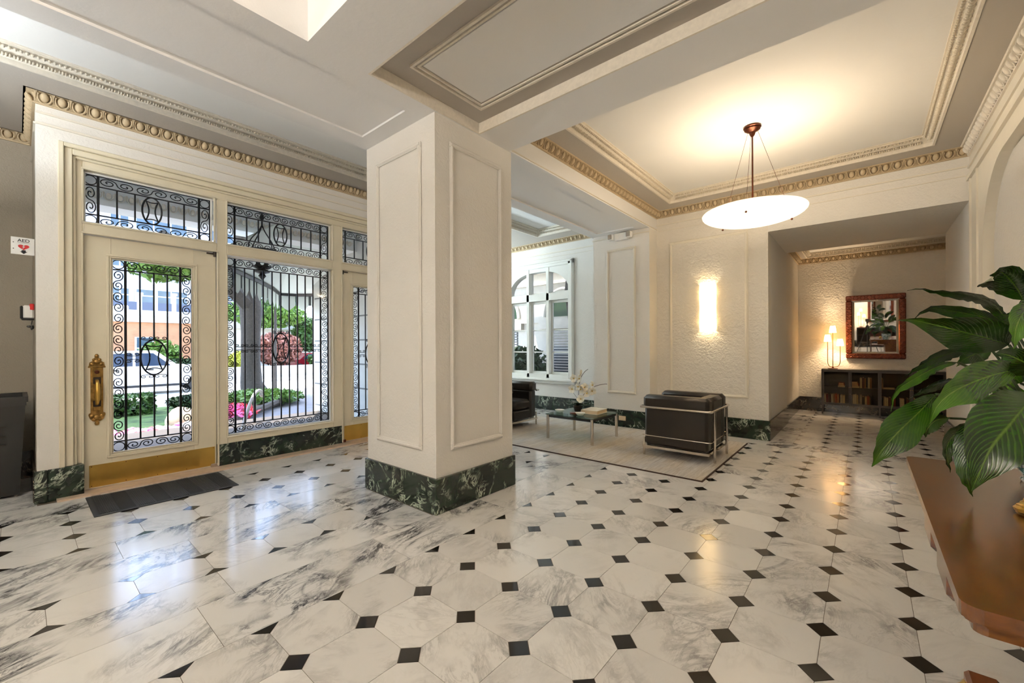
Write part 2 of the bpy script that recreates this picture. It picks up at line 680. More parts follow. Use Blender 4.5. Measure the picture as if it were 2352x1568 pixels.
def field(x0, nx, px, y0, ny, py, skip=None):
    for i in range(nx):
        for j in range(ny):
            c = (x0 + (i + 0.5) * px, y0 + (j + 0.5) * py)
            pieces['marble_tile'].append((octa(px, py), c, 'tile'))
    r = CUT - 2 * GAP
    for i in range(nx + 1):
        for j in range(ny + 1):
            c = (x0 + i * px, y0 + j * py)
            ex = -1 if i == 0 else (1 if i == nx else 0)
            ey = -1 if j == 0 else (1 if j == ny else 0)
            g = GAP
            if ex == 0 and ey == 0:
                poly = [(-r, 0), (0, -r), (r, 0), (0, r)]
            elif ex != 0 and ey == 0:
                poly = [(-ex * g, -r), (-ex * g, r), (-ex * r, 0)]
                if ex < 0: poly = poly[::-1]
            elif ey != 0 and ex == 0:
                poly = [(-r, -ey * g), (r, -ey * g), (0, -ey * r)]
                if ey > 0: poly = poly[::-1]
            else:
                poly = [(-ex * g, -ey * g), (-ex * r, -ey * g), (-ex * g, -ey * r)]
                if ex * ey < 0: poly = poly[::-1]
            pieces['black_inset'].append((tuple(poly), c, 'dot'))


def slab(x0, x1, y0, y1):
    if x1 - x0 < 0.01 or y1 - y0 < 0.01:
        return
    hx, hy = (x1 - x0) / 2 - GAP, (y1 - y0) / 2 - GAP
    pieces['marble_slab'].append(([(-hx, -hy), (hx, -hy), (hx, hy), (-hx, hy)], ((x0 + x1) / 2, (y0 + y1) / 2), 'slab'))


def strip_y(x0, x1, cuts):
    for a, b in zip(cuts[:-1], cuts[1:]):
        slab(x0, x1, a, b)


def strip_x(y0, y1, cuts):
    for a, b in zip(cuts[:-1], cuts[1:]):
        slab(a, b, y0, y1)


def rng(a, b, step, first=None):
    out = [a]
    t = first if first is not None else a + step
    while t < b - step * 0.3:
        if t > a + 0.05:
            out.append(t)
        t += step
    return out + [b]


# entrance bay
field(-4.655, 3, 0.317, 0.242 - 0.3167 * 5, 25, 0.3167)
strip_y(-5.02, -4.655, rng(-1.5, 6.75, 0.95, -0.55))
strip_y(-3.704, -3.367, rng(-1.5, 6.75, 0.95, -0.546))
strip_x(-1.5, 0.242 - 0.3167 * 5, [-4.655, -3.704])
strip_x(0.242 + 0.3167 * 20, 6.75, [-4.655, -3.704])
for a, b in ((-6.2, -5.6), (-5.6, -5.02)):
    strip_y(a, b, [-1.5, -0.9, -0.3, 0.1])
for a, b in ((-8.2, -7.1), (-7.1, -6.0), (-6.0, -5.02)):
    strip_y(a, b, [4.1, 5.0, 5.9, 6.75])
# under the main beam
field(-3.06, 1, 0.295, 0.083 - 0.3167 * 8, 13, 0.3167)
field(-3.06, 1, 0.295, 0.083 + 0.3167 * 10, 8, 0.3167)
YB0, YB1, YB2, YB3 = 0.083 - 0.3167 * 8, 0.083 + 0.3167 * 5, 0.083 + 0.3167 * 10, 0.083 + 0.3167 * 18
strip_y(-3.367, -3.06, rng(YB0, YB1, 0.95, 0.715) + [1.985])
strip_y(-2.765, -2.457, rng(YB0, YB1, 0.95, 0.715) + [1.985])
strip_y(-3.06, -2.765, [YB1, 1.985])
strip_y(-3.367, -3.06, [2.91] + rng(YB2, YB3, 0.95))
strip_y(-2.765, -2.457, [2.91] + rng(YB2, YB3, 0.95))
strip_y(-3.06, -2.765, [2.91, YB2])
strip_x(YB3, 6.05, [-3.367, -2.457])
strip_y(-3.367, -2.457, [-3.4, YB0])
# main hall
strip_y(-2.457, -2.05, rng(-3.4, 6.048, 0.94, -0.385))
field(-2.05, 9, 0.317, 1.338 - 0.314 * 15, 30, 0.314)
strip_x(6.048, 6.33, rng(-2.457, 0.83, 0.8, -1.75))
strip_y(0.803, 1.5, rng(-3.4, 6.048, 0.9))
# alcove
field(-0.699, 5, 0.3125, 6.345, 11, 0.3137)
strip_y(-0.98, -0.699, rng(6.33, 9.8, 0.9))
strip_y(0.8635, 1.3, [8.0, 8.9, 9.8])

for name, lst in pieces.items():
    def key(t):
        q = to_px((t[1][0], t[1][1], 0))
        if q is None:
            return 1e6 + abs(t[1][1])
        off = max(0, -q[0] - 60, q[0] - 2412) + max(0, q[1] - 1640)
        return q[2] + (500 + off if off > 0 else 0)
    lst.sort(key=key)
    cache = {}
    rest = MB()
    for n, (poly, c, mat) in enumerate(lst):
        if n < 296 and key((poly, c, mat)) < 400:
            k = tuple((round(a, 4), round(b, 4)) for a, b in poly)
            if k not in cache:
                cache[k] = MB().prism(poly, 2, TZ0, TZ1).mesh(name, mat)
            link(name, cache[k], floor, (c[0], c[1], 0))
        else:
            rest.prism([(p[0] + c[0], p[1] + c[1]) for p in poly], 2, TZ0, TZ1)
    if rest.f:
        stuff(obj(name + '_field', rest, lst[0][2], floor))

struct('trim_1', MB().box(-5.30, -5.0, 0.205, 3.86, -0.002, 0.016), 'thresh')

# ================================================================== WALLS
Z_TOP = 3.62
WX = -5.09          # face of the entrance wall
wl_ = MB()
wl_.box(WX - 0.2, WX, 0.10, 0.221, 0, Z_TOP)
wl_.box(WX - 0.2, WX, 3.84, 4.10, 0, Z_TOP)
wl_.box(WX - 0.2, WX, 0.221, 3.84, 2.97, Z_TOP)
wall_left = struct('wall_left', wl_, 'wall')
struct('wall_nook', MB().box(-6.2, WX - 0.2, 0.10, 0.30, 0, Z_TOP).box(-6.4, -6.2, -1.7, 0.3, 0, Z_TOP).box(-6.4, -3.38, -1.7, -1.5, 0, Z_TOP).box(-3.58, -3.38, -3.5, -1.7, 0, Z_TOP), 'wall_taupe')
wb = MB()
wb.box(-8.4, WX - 0.2, 3.90, 4.10, 0, Z_TOP)                       # return beside the porch
wb.box(-8.4, -8.2, 4.1, 4.45, 0, Z_TOP).box(-8.4, -8.2, 6.4, 6.95, 0, Z_TOP)
wb.box(-8.4, -8.2, 4.45, 6.4, 0, 0.6).box(-8.4, -8.2, 4.45, 6.4, 2.8, Z_TOP)
struct('wall_bay', wb, 'wall')
WY = 6.75
wx0, wx1, wz0, wz1 = -5.80, -4.22, 0.62, 2.86
ww = MB()
ww.box(-8.2, wx0, WY, WY + 0.2, 0, Z_TOP).box(wx1, -3.2, WY, WY + 0.2, 0, Z_TOP)
ww.box(wx0, wx1, WY, WY + 0.2, 0, wz0).box(wx0, wx1, WY, WY + 0.2, wz1, Z_TOP)
wall_window = struct('wall_window', ww, 'wall')
pil = struct('wall_pier', MB().box(-3.36, -2.43, 6.04, 6.95, 0, 3.0), 'wall')
wall_far = struct('wall_far', MB().box(-2.43, -0.96, 6.33, 6.53, 0, Z_TOP), 'wall_rough')
struct('wall_header', MB().box(-0.96, 0.83, 6.33, 8.0, 2.73, Z_TOP).box(-1.16, -0.96, 6.53, 8.0, 0, Z_TOP).box(0.83, 1.50, 6.33, 8.0, 0, Z_TOP), 'wall')
struct('wall_alcove', MB().box(-1.2, -0.985, 8.0, 10.0, 0, Z_TOP).box(-0.985, 1.3, 9.8, 10.0, 0, Z_TOP).box(1.3, 1.5, 8.0, 10.0, 0, Z_TOP), 'wall_rough')
# right wall: pier and a wide opening with rounded upper corners
ye, yn, zs, zt, rr = 5.73, 2.35, 2.08, 2.79, 0.75
ap = [(6.33, 0), (ye, 0), (ye, zs)]
ap += [(ye - rr + rr * math.cos(a), zs + (zt - zs) * math.sin(a)) for a in [PI / 2 * k / 12 for k in range(1, 13)]]
ap += [(yn + rr - rr * math.sin(a), zs + (zt - zs) * math.cos(a)) for a in [PI / 2 * k / 12 for k in range(0, 12)]]
ap += [(yn, zs), (yn, 0), (2.0, 0), (2.0, Z_TOP), (6.33, Z_TOP)]
wr = MB()
# split the arched wall into convex strips so it triangulates cleanly
wr.box(0.83, 1.03, ye, 6.33, 0, Z_TOP).box(0.83, 1.03, 2.0, yn, 0, Z_TOP).box(0.83, 1.03, yn + rr, ye - rr, zt, Z_TOP)
for s in (1, -1):
    for k in range(12):
        a0, a1 = PI / 2 * k / 12, PI / 2 * (k + 1) / 12
        if s > 0:
            p0 = (ye - rr + rr * math.cos(a0), zs + (zt - zs) * math.sin(a0))
            p1 = (ye - rr + rr * math.cos(a1), zs + (zt - zs) * math.sin(a1))
        else:
            p0 = (yn + rr - rr * math.cos(a0), zs + (zt - zs) * math.sin(a0))
            p1 = (yn + rr - rr * math.cos(a1), zs + (zt - zs) * math.sin(a1))
        wr.prism([p0, p1, (p1[0], Z_TOP), (p0[0], Z_TOP)], 0, 0.83, 1.03)
wall_right = struct('wall_right', wr, 'trim')
struct('wall_niche', MB().box(0.90, 1.02, 2.36, 5.72, 0, 2.785), 'niche')
struct('wall_desk_side', MB().box(1.5, 1.7, -3.5, 6.33, 0, Z_TOP), 'niche')
struct('wall_back', MB().box(-3.58, 1.7, -3.5, -3.3, 0, Z_TOP), 'wall')
struct('trim_2', MB().box(0.815, 0.832, 6.235, 6.27, 0.27, 2.94).box(0.815, 0.832, 5.90, 5.93, 0.27, 2.94).box(0.805, 0.832, 2.0, 6.33, 2.93, 2.975).box(0.815, 0.832, 2.0, 6.33, 3.06, 3.085), 'trim')

# baseboards
def baseboard(name, boxes, mat='green'):
    m = MB()
    for b in boxes:
        m.bbox(*b, b=0.004)
    return struct(name, m, mat)


BH = 0.262
baseboard('baseboard_left', [(WX - 0.05, WX + 0.022, 0.085, 0.155, 0, BH)])
baseboard('baseboard_door', [(WX - 0.06, WX + 0.012, 0.157, 0.366, 0, BH)])
baseboard('baseboard_window', [(-5.25, -5.145, 1.345, 2.708, 0, 0.24)])
baseboard('baseboard_bay', [(-8.2, -3.36, WY - 0.022, WY, 0, BH)])
baseboard('baseboard_pier', [(-3.38, -2.43, 6.018, 6.04, 0, BH), (-2.43, -2.41, 6.018, 6.33, 0, BH)])
baseboard('baseboard_far', [(-2.41, -0.94, 6.308, 6.33, 0, BH)])
baseboard('baseboard_alcove_side', [(-0.96, -0.94, 6.33, 8.0, 0, BH), (-0.985, -0.965, 8.0, 9.8, 0, BH)], 'base_brown')
baseboard('baseboard_alcove_back', [(-0.965, 1.3, 9.78, 9.8, 0, BH)], 'base_brown')
baseboard('baseboard_right', [(0.808, 0.83, 5.73, 8.0, 0, BH)], 'base_brown')
baseboard('baseboard_niche', [(1.48, 1.5, -3.3, 2.0, 0, BH), (0.88, 0.90, 2.36, 5.72, 0, BH)], 'base_brown')
baseboard('baseboard_nook', [(-6.2, -6.18, -1.5, 0.10, 0, BH), (-6.18, WX - 0.05, 0.08, 0.10, 0, BH)], 'base_brown')
baseboard('baseboard_back', [(-3.38, 1.48, -3.3, -3.28, 0, BH)], 'base_brown')


def panel_frame(parent, axis, c, a0, a1, z0, z1, side, w=0.042, d=0.022, mat='trim'):
    """picture-frame moulding on a wall face: axis 0 -> wall faces +-x at x=c, spans y a0..a1"""
    m = MB()

    def bar(u0, u1, v0, v1, dd):
        lo, hi = (c, c + side * dd)
        if axis == 0:
            m.bbox(min(lo, hi), max(lo, hi), u0, u1, v0, v1, b=0.006)
        else:
            m.bbox(u0, u1, min(lo, hi), max(lo, hi), v0, v1, b=0.006)
    for (ww_, dd, off) in ((w, d * 0.6, 0), (w * 0.55, d, w * 0.2)):
        b0, b1, y0, y1 = a0 + off, a1 - off, z0 + off, z1 - off
        bar(b0, b1, y0, y0 + ww_, dd)
        bar(b0, b1, y1 - ww_, y1, dd)
        bar(b0, b0 + ww_, y0 + ww_, y1 - ww_, dd)
        bar(b1 - ww_, b1, y0 + ww_, y1 - ww_, dd)
    return obj('panel_moulding', m, mat, parent)


panel_frame(wall_far, 1, 6.33, -2.24, -1.19, 0.53, 2.795, -1)
panel_frame(pil, 1, 6.04, -3.12, -2.64, 0.51, 2.76, -1)

# ================================================================== COLUMN
column = thing('column', 'square cream plaster column with panel mouldings on a dark green marble base', 'column', (-2.9075, 2.45, 0))
obj('shaft', MB().box(-0.4675, 0.4675, -0.44, 0.44, 0.2, 3.0), 'wall', column)
cb = obj('base', MB().bbox(-0.488, 0.488, -0.46, 0.46, 0, 0.266, b=0.004), 'green', column, label='dark green veined marble base')
panel_frame(column, 0, 0.4675, -0.30, 0.30, 0.45, 2.83, 1, mat='wall')
panel_frame(column, 0, -0.4675, -0.30, 0.30, 0.45, 2.83, -1, mat='wall')
panel_frame(column, 1, -0.44, -0.31, 0.31, 0.45, 2.83, -1, mat='wall')
panel_frame(column, 1, 0.44, -0.31, 0.31, 0.45, 2.83, 1, mat='wall')

# ================================================================== CEILINGS
def beam_panel(x0, x1, y0, y1, px0, px1, segs):
    """beam whose soffit carries shallow recessed panels"""
    m = MB().box(x0, x1, y0, y1, 3.016, Z_TOP)
    ys = [y0]
    for a, b in segs:
        m.box(x0, x1, ys[-1], a, 3.0, 3.016)
        m.box(x0, px0, a, b, 3.0, 3.016).box(px1, x1, a, b, 3.0, 3.016)
        ys.append(b)
    m.box(x0, x1, ys[-1], y1, 3.0, 3.016)
    return m


struct('ceiling_beam_main', beam_panel(-3.38, -2.43, -3.5, 6.95, -3.2, -2.6, [(-2.9, 1.865), (3.03, 5.885)]), 'beam')
bc = MB()
for y0, y1 in ((1.08, 1.457), (2.47, 2.86)):
    bc.box(-2.43, 0.83, y0, y1, 3.0, Z_TOP)
struct('ceiling_beam_cross', bc, 'beam')
struct('ceiling_flat', MB().box(1.03, 1.7, -3.5, 6.33, 3.0, Z_TOP).box(0.83, 1.03, -3.5, 2.0, 3.0, Z_TOP), 'beam')
struct('sun_block_slab', MB().box(-8.6, 1.9, -3.7, 10.2, Z_TOP, Z_TOP + 0.12), 'beam')  # unseen slab over the ceilings, added to keep direct sun out

# narrow coffer between the cross beams
mc = MB().box(-2.43, 0.83, 1.457, 2.47, 3.09, Z_TOP)
mid_c = struct('ceiling', mc, 'border')
obj('panel', MB().box(-2.2, 0.60, 1.72, 2.26, 3.084, 3.095), 'ceil', mid_c)
obj('panel_moulding', MB().ring(-2.265, 0.665, 1.66, 2.325, 0.016, 3.074, 3.092).ring(-2.232, 0.632, 1.693, 2.292, 0.014, 3.079, 3.092), 'orn_light', mid_c)
obj('fascia', MB().ring(-2.43, 0.83, 1.457, 2.47, 0.014, 3.0, 3.014).ring(-2.43, 0.83, 1.457, 2.47, 0.006, 3.014, 3.0895), 'orn_light', mid_c)


def leaf_rows(m, x0, x1, y0, y1, z0, z1, w, step=0.055):
    """two rows of carved bumps on the sloped moulding ring (outer rect x0.., rising inwards by w)"""
    def place(p, t, inw):
        # acanthus leaf: three lobes fanned across the slope
        for q, ln in ((-0.30, 0.75), (0.0, 1.0), (0.30, 0.75)):
            c = (p[0] + inw[0] * w * 0.34 + t[0] * q * step, p[1] + inw[1] * w * 0.34 + t[1] * q * step, z0 + (z1 - z0) * 0.34 - 0.005)
            a, b = step * 0.15, w * 0.30 * ln
            m.ell(c, (a if t[0] else b, a if t[1] else b, 0.013), 6, 4)
        # bead row
        for q in (-0.25, 0.25):
            c = (p[0] + inw[0] * w * 0.80 + t[0] * q * step, p[1] + inw[1] * w * 0.80 + t[1] * q * step, z0 + (z1 - z0) * 0.80 - 0.003)
            m.ell(c, (step * 0.19, step * 0.19, 0.011), 6, 4)
    n = int((x1 - x0 - 2 * w) / step)
    for i in range(n):
        x = x0 + w + (i + 0.5) * (x1 - x0 - 2 * w) / n
        place((x, y0), (1, 0), (0, 1))
        place((x, y1), (1, 0), (0, -1))
    n = int((y1 - y0 - 2 * w) / step)
    for i in range(n):
        y = y0 + w + (i + 0.5) * (y1 - y0 - 2 * w) / n
        place((x0, y), (0, 1), (1, 0))
        place((x1, y), (0, 1), (-1, 0))


def tray(x0, x1, y0, y1, z1, z2, ix0, ix1, iy0, iy1, w=0.10, fil=0.03):
    """ceiling tray: flat taupe border at z1 up to the inner rectangle, carved moulding rising to panel z2"""
    b = MB()
    b.box(x0, x1, y0, iy0, z1, Z_TOP).box(x0, x1, iy1, y1, z1, Z_TOP)
    b.box(x0, ix0, iy0, iy1, z1, Z_TOP).box(ix1, x1, iy0, iy1, z1, Z_TOP)
    root = struct('ceiling', b, 'border')
    obj('panel', MB().box(ix0, ix1, iy0, iy1, z2, Z_TOP), 'ceil', root)
    mm = MB()
    # fillet + slope, swept round the rectangle with mitred corners
    prof = [(0.0, z1 - 0.006), (0.018, z1 - 0.006), (0.018, z1 + fil), (w * 0.85, z2 - 0.02), (w * 0.85, z2 - 0.008), (w, z2 - 0.008), (w, z2 + 0.001), (0.0, z2 + 0.001)]
    cor = lambda d: [(ix0 + d, iy0 + d), (ix1 - d, iy0 + d), (ix1 - d, iy1 - d), (ix0 + d, iy1 - d)]
    vs, n = [], len(prof)
    for d, z in prof:
        vs += [(cx, cy, z) for cx, cy in cor(d - 0.004)]
    fs = []
    for i in range(n):
        j = (i + 1) % n
        for k in range(4):
            l = (k + 1) % 4
            fs.append((i * 4 + k, i * 4 + l, j * 4 + l, j * 4 + k))
    mm.add(vs, fs)
    obj('cornice_moulding', mm, 'orn_light', root)
    lm = MB()
    leaf_rows(lm, ix0 + 0.016, ix1 - 0.016, iy0 + 0.016, iy1 - 0.016, z1 + fil - 0.012, z2 - 0.022, w * 0.78)
    stuff(obj('leaf_carving', lm, 'orn_mid', root, smooth='all'))
    return root


tray(-2.43, 0.83, 2.86, 6.33, 3.28, 3.38, -2.125, 0.547, 3.15, 6.03)
tray(-2.43, 0.83, -3.3, 1.08, 3.28, 3.38, -2.32, 0.60, -2.9, 0.95)
tray(-8.4, -3.38, -1.7, 6.95, 3.31, 3.43, -4.72, -3.70, -1.1, 6.35)
tray(-0.985, 1.3, 8.0, 9.8, 2.90, 2.98, -0.84, 1.15, 8.2, 9.66, w=0.07, fil=0.02)

# ------------------------------------------------------------------ egg and dart cornices
UW = 0.096


def egg_unit(h=0.082):
    """one egg with its shell and a dart, local: x along, y outwards (away from wall), z up"""
    m = MB()
    tilt = Matrix.Rotation(math.radians(-32), 3, 'X')
    cy, cz = 0.032, h * 0.52
    m.ell((0, cy, cz), (0.026, 0.021, 0.036), 12, 7, tilt)
    pts = []
    for k in range(11):
        a = math.radians(125 - (-250) * 0 - 0) if False else math.radians(150 + 240 * k / 10)
        lx, lz = 0.0395 * math.cos(a), 0.044 * math.sin(a)
        pts.append((lx, cy + 0.004 + lz * 0.55, cz + lz))
    m.tube(pts, 0.0058, 5)
    dx = UW / 2
    m.add([(dx - 0.010, cy + 0.02, h * 0.97), (dx + 0.010, cy + 0.02, h * 0.97), (dx, cy - 0.016, 0.004), (dx, cy + 0.022, h * 0.55)],
          [(0, 1, 3), (1, 2, 3), (2, 0, 3), (0, 2, 1)])
    return m


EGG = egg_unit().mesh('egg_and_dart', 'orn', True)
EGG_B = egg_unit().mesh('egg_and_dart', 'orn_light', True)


def cornice(name, p0, p1, nrm, zb, egg=EGG, h=0.082, mat='orn', ends=(0, 0)):
    """run of egg-and-dart from p0 to p1 (xy), nrm = outward direction, zb = lower edge"""
    p0, p1, nrm = Vector(p0), Vector(p1), Vector(nrm)
    d = (p1 - p0)
    L = d.length
    d.normalize()
    prof = [(0, -0.012), (0.016, -0.012), (0.016, 0.0), (0.008, 0.006), (0.008, 0.045), (0.020, h - 0.014), (0.050, h - 0.004), (0.064, h - 0.004), (0.074, h + 0.004), (0.074, h + 0.018), (0, h + 0.018)]
    m = MB()
    e0, e1 = ends
    vs = []
    for o, z in prof:
        vs.append(tuple((p0 + nrm * o + d * (o * e0)).to_tuple()) + (zb + z,))
    for o, z in prof:
        vs.append(tuple((p1 + nrm * o + d * (o * e1)).to_tuple()) + (zb + z,))
    n = len(prof)
    fs = [(i, (i + 1) % n, n + (i + 1) % n, n + i) for i in range(n)] + [tuple(range(n))[::-1], tuple(range(n, 2 * n))]
    m.add(vs, fs)
    root = struct(name, m, mat)
    k = max(1, int(L / UW))
    ang = math.atan2(d.y, d.x)
    # local x must run along the wall with local y = nrm
    if Vector((-d.y, d.x)).dot(nrm) < 0:
        ang += PI
    for i in range(k):
        c = p0 + d * ((i + 0.5) * L / k)
        o = link('egg_and_dart', egg, root, (c.x, c.y, zb))
        o.rotation_euler = (0, 0, ang)
    return root


cornice('trim_3', (WX, 0.10), (WX, 4.10), (1, 0), 3.232, ends=(-1, 1))
cornice('trim_4', (-6.2, 0.10), (WX, 0.10), (0, -1), 3.232, ends=(1, 1))
cornice('trim_5', (-6.2, -1.5), (-6.2, 0.10), (1, 0), 3.232, ends=(1, -1))
cornice('trim_6', (-2.43, 2.86), (-2.43, 6.33), (1, 0), 3.195, ends=(1, -1))
cornice('trim_7', (-2.43, 6.33), (0.83, 6.33), (0, -1), 3.195, ends=(1, -1))
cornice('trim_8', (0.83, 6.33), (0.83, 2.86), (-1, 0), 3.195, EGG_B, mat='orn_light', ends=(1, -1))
cornice('trim_9', (-8.2, WY), (-3.38, WY), (0, -1), 3.225, ends=(1, -1))
cornice('trim_10', (-0.985, 9.8), (1.3, 9.8), (0, -1), 2.818, ends=(1, -1))
cornice('trim_11', (-0.985, 8.0), (-0.985, 9.8), (1, 0), 2.818, ends=(1, -1))
# thin fillets below the cornices
struct('trim_12', MB().box(WX, WX + 0.012, 0.10, 3.9, 3.15, 3.163).box(WX, WX + 0.02, 0.10, 3.9, 3.06, 3.075).box(-6.19, WX, 0.088, 0.10, 3.06, 3.075), 'trim')
struct('trim_13', MB().box(-2.43, 0.83, 6.318, 6.33, 3.075, 3.09).box(-2.43, 0.83, 6.322, 6.33, 2.985, 2.992).box(-2.43, -2.418, 2.86, 6.33, 3.012, 3.02), 'trim')
struct('trim_14', MB().box(-8.2, -3.36, WY - 0.012, WY, 3.06, 3.08).box(-8.2, -3.36, WY - 0.008, WY, 2.985, 2.992).box(-3.375, -2.43, 6.028, 6.04, 2.935, 2.95), 'trim')

# ================================================================== ENTRANCE: frame, doors, windows, grilles
DX = -5.18
fr = MB()
def fbar(y0, y1, z0, z1, x0=-5.28, x1=-5.148):
    fr.bbox(x0, x1, y0, y1, z0, z1, b=0.006)
fbar(0.221, 0.368, BH, 2.97); fbar(1.348, 1.436, 0.0, 2.80); fbar(2.58, 2.708, 0.0, 2.80); fbar(3.69, 3.84, 0.0, 2.97)
fbar(0.368, 3.69, 2.80, 2.97)
for a, b in ((0.368, 1.348), (1.436, 2.58), (2.708, 3.69)):
    fbar(a, b, 2.243, 2.338)
fbar(1.436, 2.58, 0.236, 0.312)
# stepped outer casing
for off, w, x in ((0.0, 0.035, -5.075), (0.035, 0.05, -5.098), (0.085, 0.02, -5.12)):
    fr.bbox(-5.2, x, 0.221 + off, 0.221 + off + w, BH, 2.97 - off, b=0.005)
    fr.bbox(-5.2, x, 3.84 - off - w, 3.84 - off, 0, 2.97 - off, b=0.005)
    fr.bbox(-5.2, x, 0.221 + off + w, 3.84 - off - w, 2.97 - off - w, 2.97 - off, b=0.005)
# bead mouldings round each opening
def bead(y0, y1, z0, z1, x=-5.138, w=0.016, xb=-5.16):
    m = fr
    m.bbox(xb, x, y0 - w, y1 + w, z1, z1 + w, b=0.004).bbox(xb, x, y0 - w, y0, z0, z1, b=0.004).bbox(xb, x, y1, y1 + w, z0, z1, b=0.004)
    if z0 > 0.1:
        m.bbox(xb, x, y0 - w, y1 + w, z0 - w, z0, b=0.004)
TRANS = [(0.376, 1.317), (1.440, 2.577), (2.714, 3.684)]
for a, b in TRANS:
    bead(a, b, 2.345, 2.797)
bead(1.440, 2.577, 0.312, 2.228)
bead(0.371, 1.343, 0.02, 2.243); bead(2.712, 3.685, 0.02, 2.243)
struct('trim_15', fr, 'door')

_sc = {}


def s_scroll(w, h, r):
    k = ('s', round(w, 3), round(h, 3))
    if k in _sc:
        return _sc[k]
    R = h / 4
    sx = (w / 2 - r) / R
    up = []
    N = 26
    a1 = -PI / 2
    a0 = a1 - 2 * PI * 1.55
    for i in range(N + 1):
        u = i / N
        rad = R * (0.16 + 0.84 * u ** 0.75)
        a = a0 + (a1 - a0) * u
        drift = (1 - u) * R * 0.12
        up.append((sx * rad * math.cos(a), R + rad * math.sin(a) - drift * 0.4))
    low = [(-p[0], -p[1]) for p in up[::-1]]
    path = [(0, y, z) for y, z in up + low[1:]]
    m = MB().tube(path, r, 4)
    m.ell((0, up[0][0], up[0][1]), (r * 1.3, r * 1.6, r * 1.6), 5, 3).ell((0, low[-1][0], low[-1][1]), (r * 1.3, r * 1.6, r * 1.6), 5, 3)
    _sc[k] = m.mesh('scroll', 'iron')
    return _sc[k]


def c_scroll(w, h, r):
    k = ('c', round(w, 3), round(h, 3))
    if k in _sc:
        return _sc[k]
    R = h * 0.23
    sx = (w / 2) / R * 0.9
    up = []
    N = 18
    for i in range(N + 1):
        u = i / N
        rad = R * (0.2 + 0.8 * u)
        a = PI - 2 * PI * 1.25 * (1 - u)
        up.append((sx * rad * math.cos(a), h / 2 - R + rad * math.sin(a)))
    low = [(p[0], -p[1]) for p in up[::-1]]
    m = MB().tube([(0, y, z) for y, z in up + low], r, 4)
    _sc[k] = m.mesh('scroll', 'iron')
    return _sc[k]


def ring_mesh(ry, rz, r):
    k = ('r', round(ry, 3), round(rz, 3))
    if k not in _sc:
        m = MB().tube([(0, ry * math.cos(2 * PI * i / 24), rz * math.sin(2 * PI * i / 24)) for i in range(24)], r, 4, closed=True)
        _sc[k] = m.mesh('ring', 'iron')
    return _sc[k]


